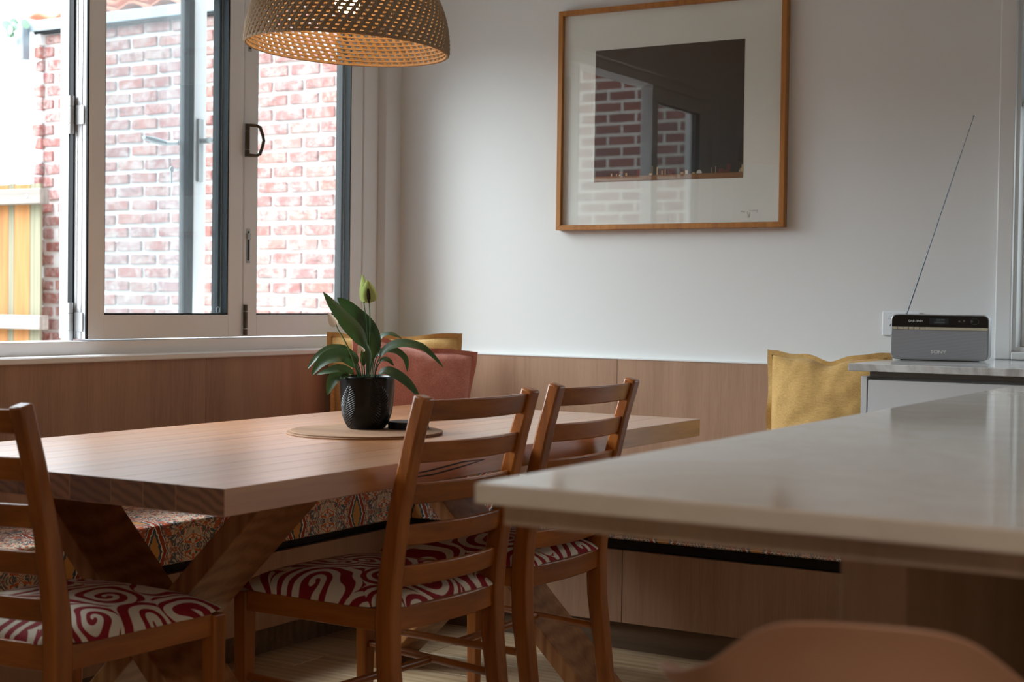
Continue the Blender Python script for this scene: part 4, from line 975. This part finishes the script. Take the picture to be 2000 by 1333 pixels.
cp, bp_ = 0.0795, 0.217
rest = MB(); nrow = 36
for rI in range(nrow):
    z = 2.655-rI*cp
    x = -7.17+(0.108 if rI % 2 else 0)
    first = True
    while x < -3.3:
        vis = x < -4.72 and z > 0.86
        if vis:
            o = part('brick', random.choice(brick_me), BW, Vector((x+random.uniform(-.004, .004), 6.4985+random.uniform(-.003, .003), z+random.uniform(-.003, .003)))-Vector((-5.2, 6.5, -0.2)), (0, random.uniform(-.012, .012), random.choice((0, PI))))
            if x < -7.05: o.scale = (random.uniform(0.55, 0.85), 1.0, random.uniform(0.85, 1.1)); o.location.x += random.uniform(-.01, .03)
        else: rest.box((x-0.098, 6.492, z-0.0285), (x+0.098, 6.506, z+0.0285))
        x += bp_
    if rI % 2 and rI < 24:
        o = part('brick', random.choice(brick_me), BW, Vector((-7.212, 6.497, z))-Vector((-5.2, 6.5, -0.2)), (0, random.uniform(-.03, .03), 0)); o.scale = (0.42, 1, random.uniform(.9, 1.05))
rest.build('brick', M_brick, BW, kind='stuff')
# broken toothed end of the wall
random.seed(21)
for rI in range(24):
    z = 2.655-rI*cp
    g = MB(); s_ = random.uniform(0.03, 0.075)
    P = [(-7.32+random.uniform(0, .02), z-0.034), (-7.25, z-0.036), (-7.25, z+0.036), (-7.32+random.uniform(0, .03), z+0.032+random.uniform(-.01, .006))]
    g.prism(P, 1, 6.46+random.uniform(-.01, .02), 6.70).build('broken_brick', M_brick if rI % 3 else M_mortar, BW, bevel=0.006, seg=1)
MB().box((-7.33, 6.44, 2.70), (-3.2, 6.75, 2.765)).build('coping', M_zinc, BW, bevel=0.004)
MB().box((-7.30, 6.455, 2.685), (-3.2, 6.49, 2.70)).build('drip_edge', M_gask, BW)
# downpipe stub
g = MB().box((-7.395, 6.40, 2.53), (-7.335, 6.46, 2.76)).build('downpipe', M_zinc, org=(-7.365, 6.43, 2.53), bevel=0.006); tag(g, 'short grey downpipe at the upper left end of the brick wall', 'downpipe')
# terracotta roof beyond
rf = thing('tiled_roof', 'strip of orange terracotta roof tiles above the brick wall end', 'roof', (-5.5, 7.3, 2.9))
for row_ in range(4):
    for c_ in range(15):
        x0 = -7.76+c_*0.28; y0 = 6.82+row_*0.26; z0 = 2.895+row_*0.115
        pts = [(x0+0.28*k/6, z0+0.022*math.sin(PI*k/3)) for k in range(7)]
        pr2 = pts+[(x, z-0.014) for x, z in reversed(pts)]
        MB().prism(pr2, 1, y0, y0+0.3).build('roof_tile', M_terra, rf)
MB().box((-7.10, 6.9, -0.2), (-3.5, 8.0, 2.88)).build('gable_wall', M_render, rf)
# fence
fn = thing('paling_fence', 'timber paling fence with two grey rails left of the brick wall', 'fence', (-8.6, 6.3, -0.2))
random.seed(4); x = -7.10; k = 0
while x > -10.6:
    wpl = (0.088, 0.135, 0.045, 0.140, 0.065, 0.140)[k % 6]
    MB().box((x-wpl, 6.335, -0.2), (x, 6.352, 1.765+random.uniform(-.012, .012))).build('paling', M_cover if k % 2 == 0 else M_paling, fn, org=(x-wpl/2, 6.34, -0.2))
    x -= wpl+0.004; k += 1
for z0, z1 in ((1.632, 1.722), (0.878, 0.962)): MB().box((-10.6, 6.262, z0), (-7.02, 6.333, z1)).build('rail', M_rail, fn, bevel=0.004)
g = MB()
for z in (1.675, 0.918): g.lathe([(0.0005, -0.006), (0.010, -0.004), (0.012, 0.0)], 10, M=Matrix.Translation((-7.135, 6.262, z)) @ Matrix.Rotation(-PI/2, 4, 'X'))
g.build('bolt', M_steel, fn)
# far shed roof peeping over the fence
fr_ = thing('far_roof', 'pale corrugated shed roof seen over the fence top', 'roof', (-13, 11.5, 1.9))
nn_ = 60; P = [(-16+0.16*k, 0.02*math.sin(k*2.1)) for k in range(nn_)]
vs = [(x, 10.2, 1.93+dz) for x, dz in P]+[(x, 12.5, 2.17+dz) for x, dz in P]
MB().add(vs, [(k, k+1, k+1+nn_, k+nn_) for k in range(nn_-1)]).build('roof_sheet', M_zinc, fr_, smooth=60)
MB().box((-16, 10.4, -0.2), (-6.6, 12.4, 1.9)).build('shed_wall', M_render, fr_)
# gum sprig on the gutter
sp = thing('gum_leaf_sprig', 'small pale green gum leaf sprig by the downpipe top', 'sprig', (-7.35, 6.38, 2.76))
M_gum = plain('gum_leaf', '#708c78', 0.6, var=0.15)
MB().tube([(-7.33, 6.38, 2.78), (-7.37, 6.36, 2.70), (-7.40, 6.36, 2.66)], 0.003, 5).build('twig', M_stem, sp)
random.seed(2)
for (x, z, r_, ry_, rz_) in ((-7.455, 2.745, .038, .3, .2), (-7.415, 2.715, .034, -.4, .5), (-7.37, 2.70, .04, .2, -.3), (-7.335, 2.72, .032, .9, .1), (-7.28, 2.735, .036, .8, .3), (-7.43, 2.655, .03, .7, -.5), (-7.40, 2.68, .028, .1, .4), (-7.35, 2.75, .028, .5, .4)):
    M = Matrix.Translation((x, 6.36+random.uniform(-.03, .02), z)) @ Matrix.Rotation(rz_, 4, 'Z') @ Matrix.Rotation(ry_, 4, 'Y') @ Matrix.Diagonal((1, 0.3, 0.72, 1))
    vs = [(0, -0.002, 0)]+[(r_*math.cos(a), 0.004*math.cos(2*a), r_*math.sin(a)) for a in [q*PI/6 for q in range(12)]]+[(0, 0.006, 0)]
    MB().add(vs, [(0, 1+q, 1+(q+1) % 12) for q in range(12)]+[(13, 1+(q+1) % 12, 1+q) for q in range(12)], 0, M).build('leaf', M_gum, sp)
# opposite house wall of the yard, mirrored in the picture glass
t = NT('side_brickwork'); tc = t.n('ShaderNodeTexCoord'); mp = t.n('ShaderNodeMapping'); mp.inputs['Rotation'].default_value = (PI/2, 0, 0); t.l(tc.outputs['Object'], mp.inputs[0])
bk = t.n('ShaderNodeTexBrick'); bk.inputs['Scale'].default_value = 1.0; bk.inputs['Brick Width'].default_value = 0.24; bk.inputs['Row Height'].default_value = 0.086; bk.inputs['Mortar Size'].default_value = 0.012
bk.inputs['Color1'].default_value = lin('#8a4a42'); bk.inputs['Color2'].default_value = lin('#6f3c38'); bk.inputs['Mortar'].default_value = lin('#cfcac2'); t.l(mp.outputs[0], bk.inputs['Vector']); t.base(bk.outputs['Color'])
o = MB().box((-9, -1.4, -0.2), (-3.45, -1.2, 3.0)).build('side_wall', t.m, org=(-6.2, -1.3, -0.2)); tag(o, 'brick house wall on the near side of the yard, outside the frame', 'wall')
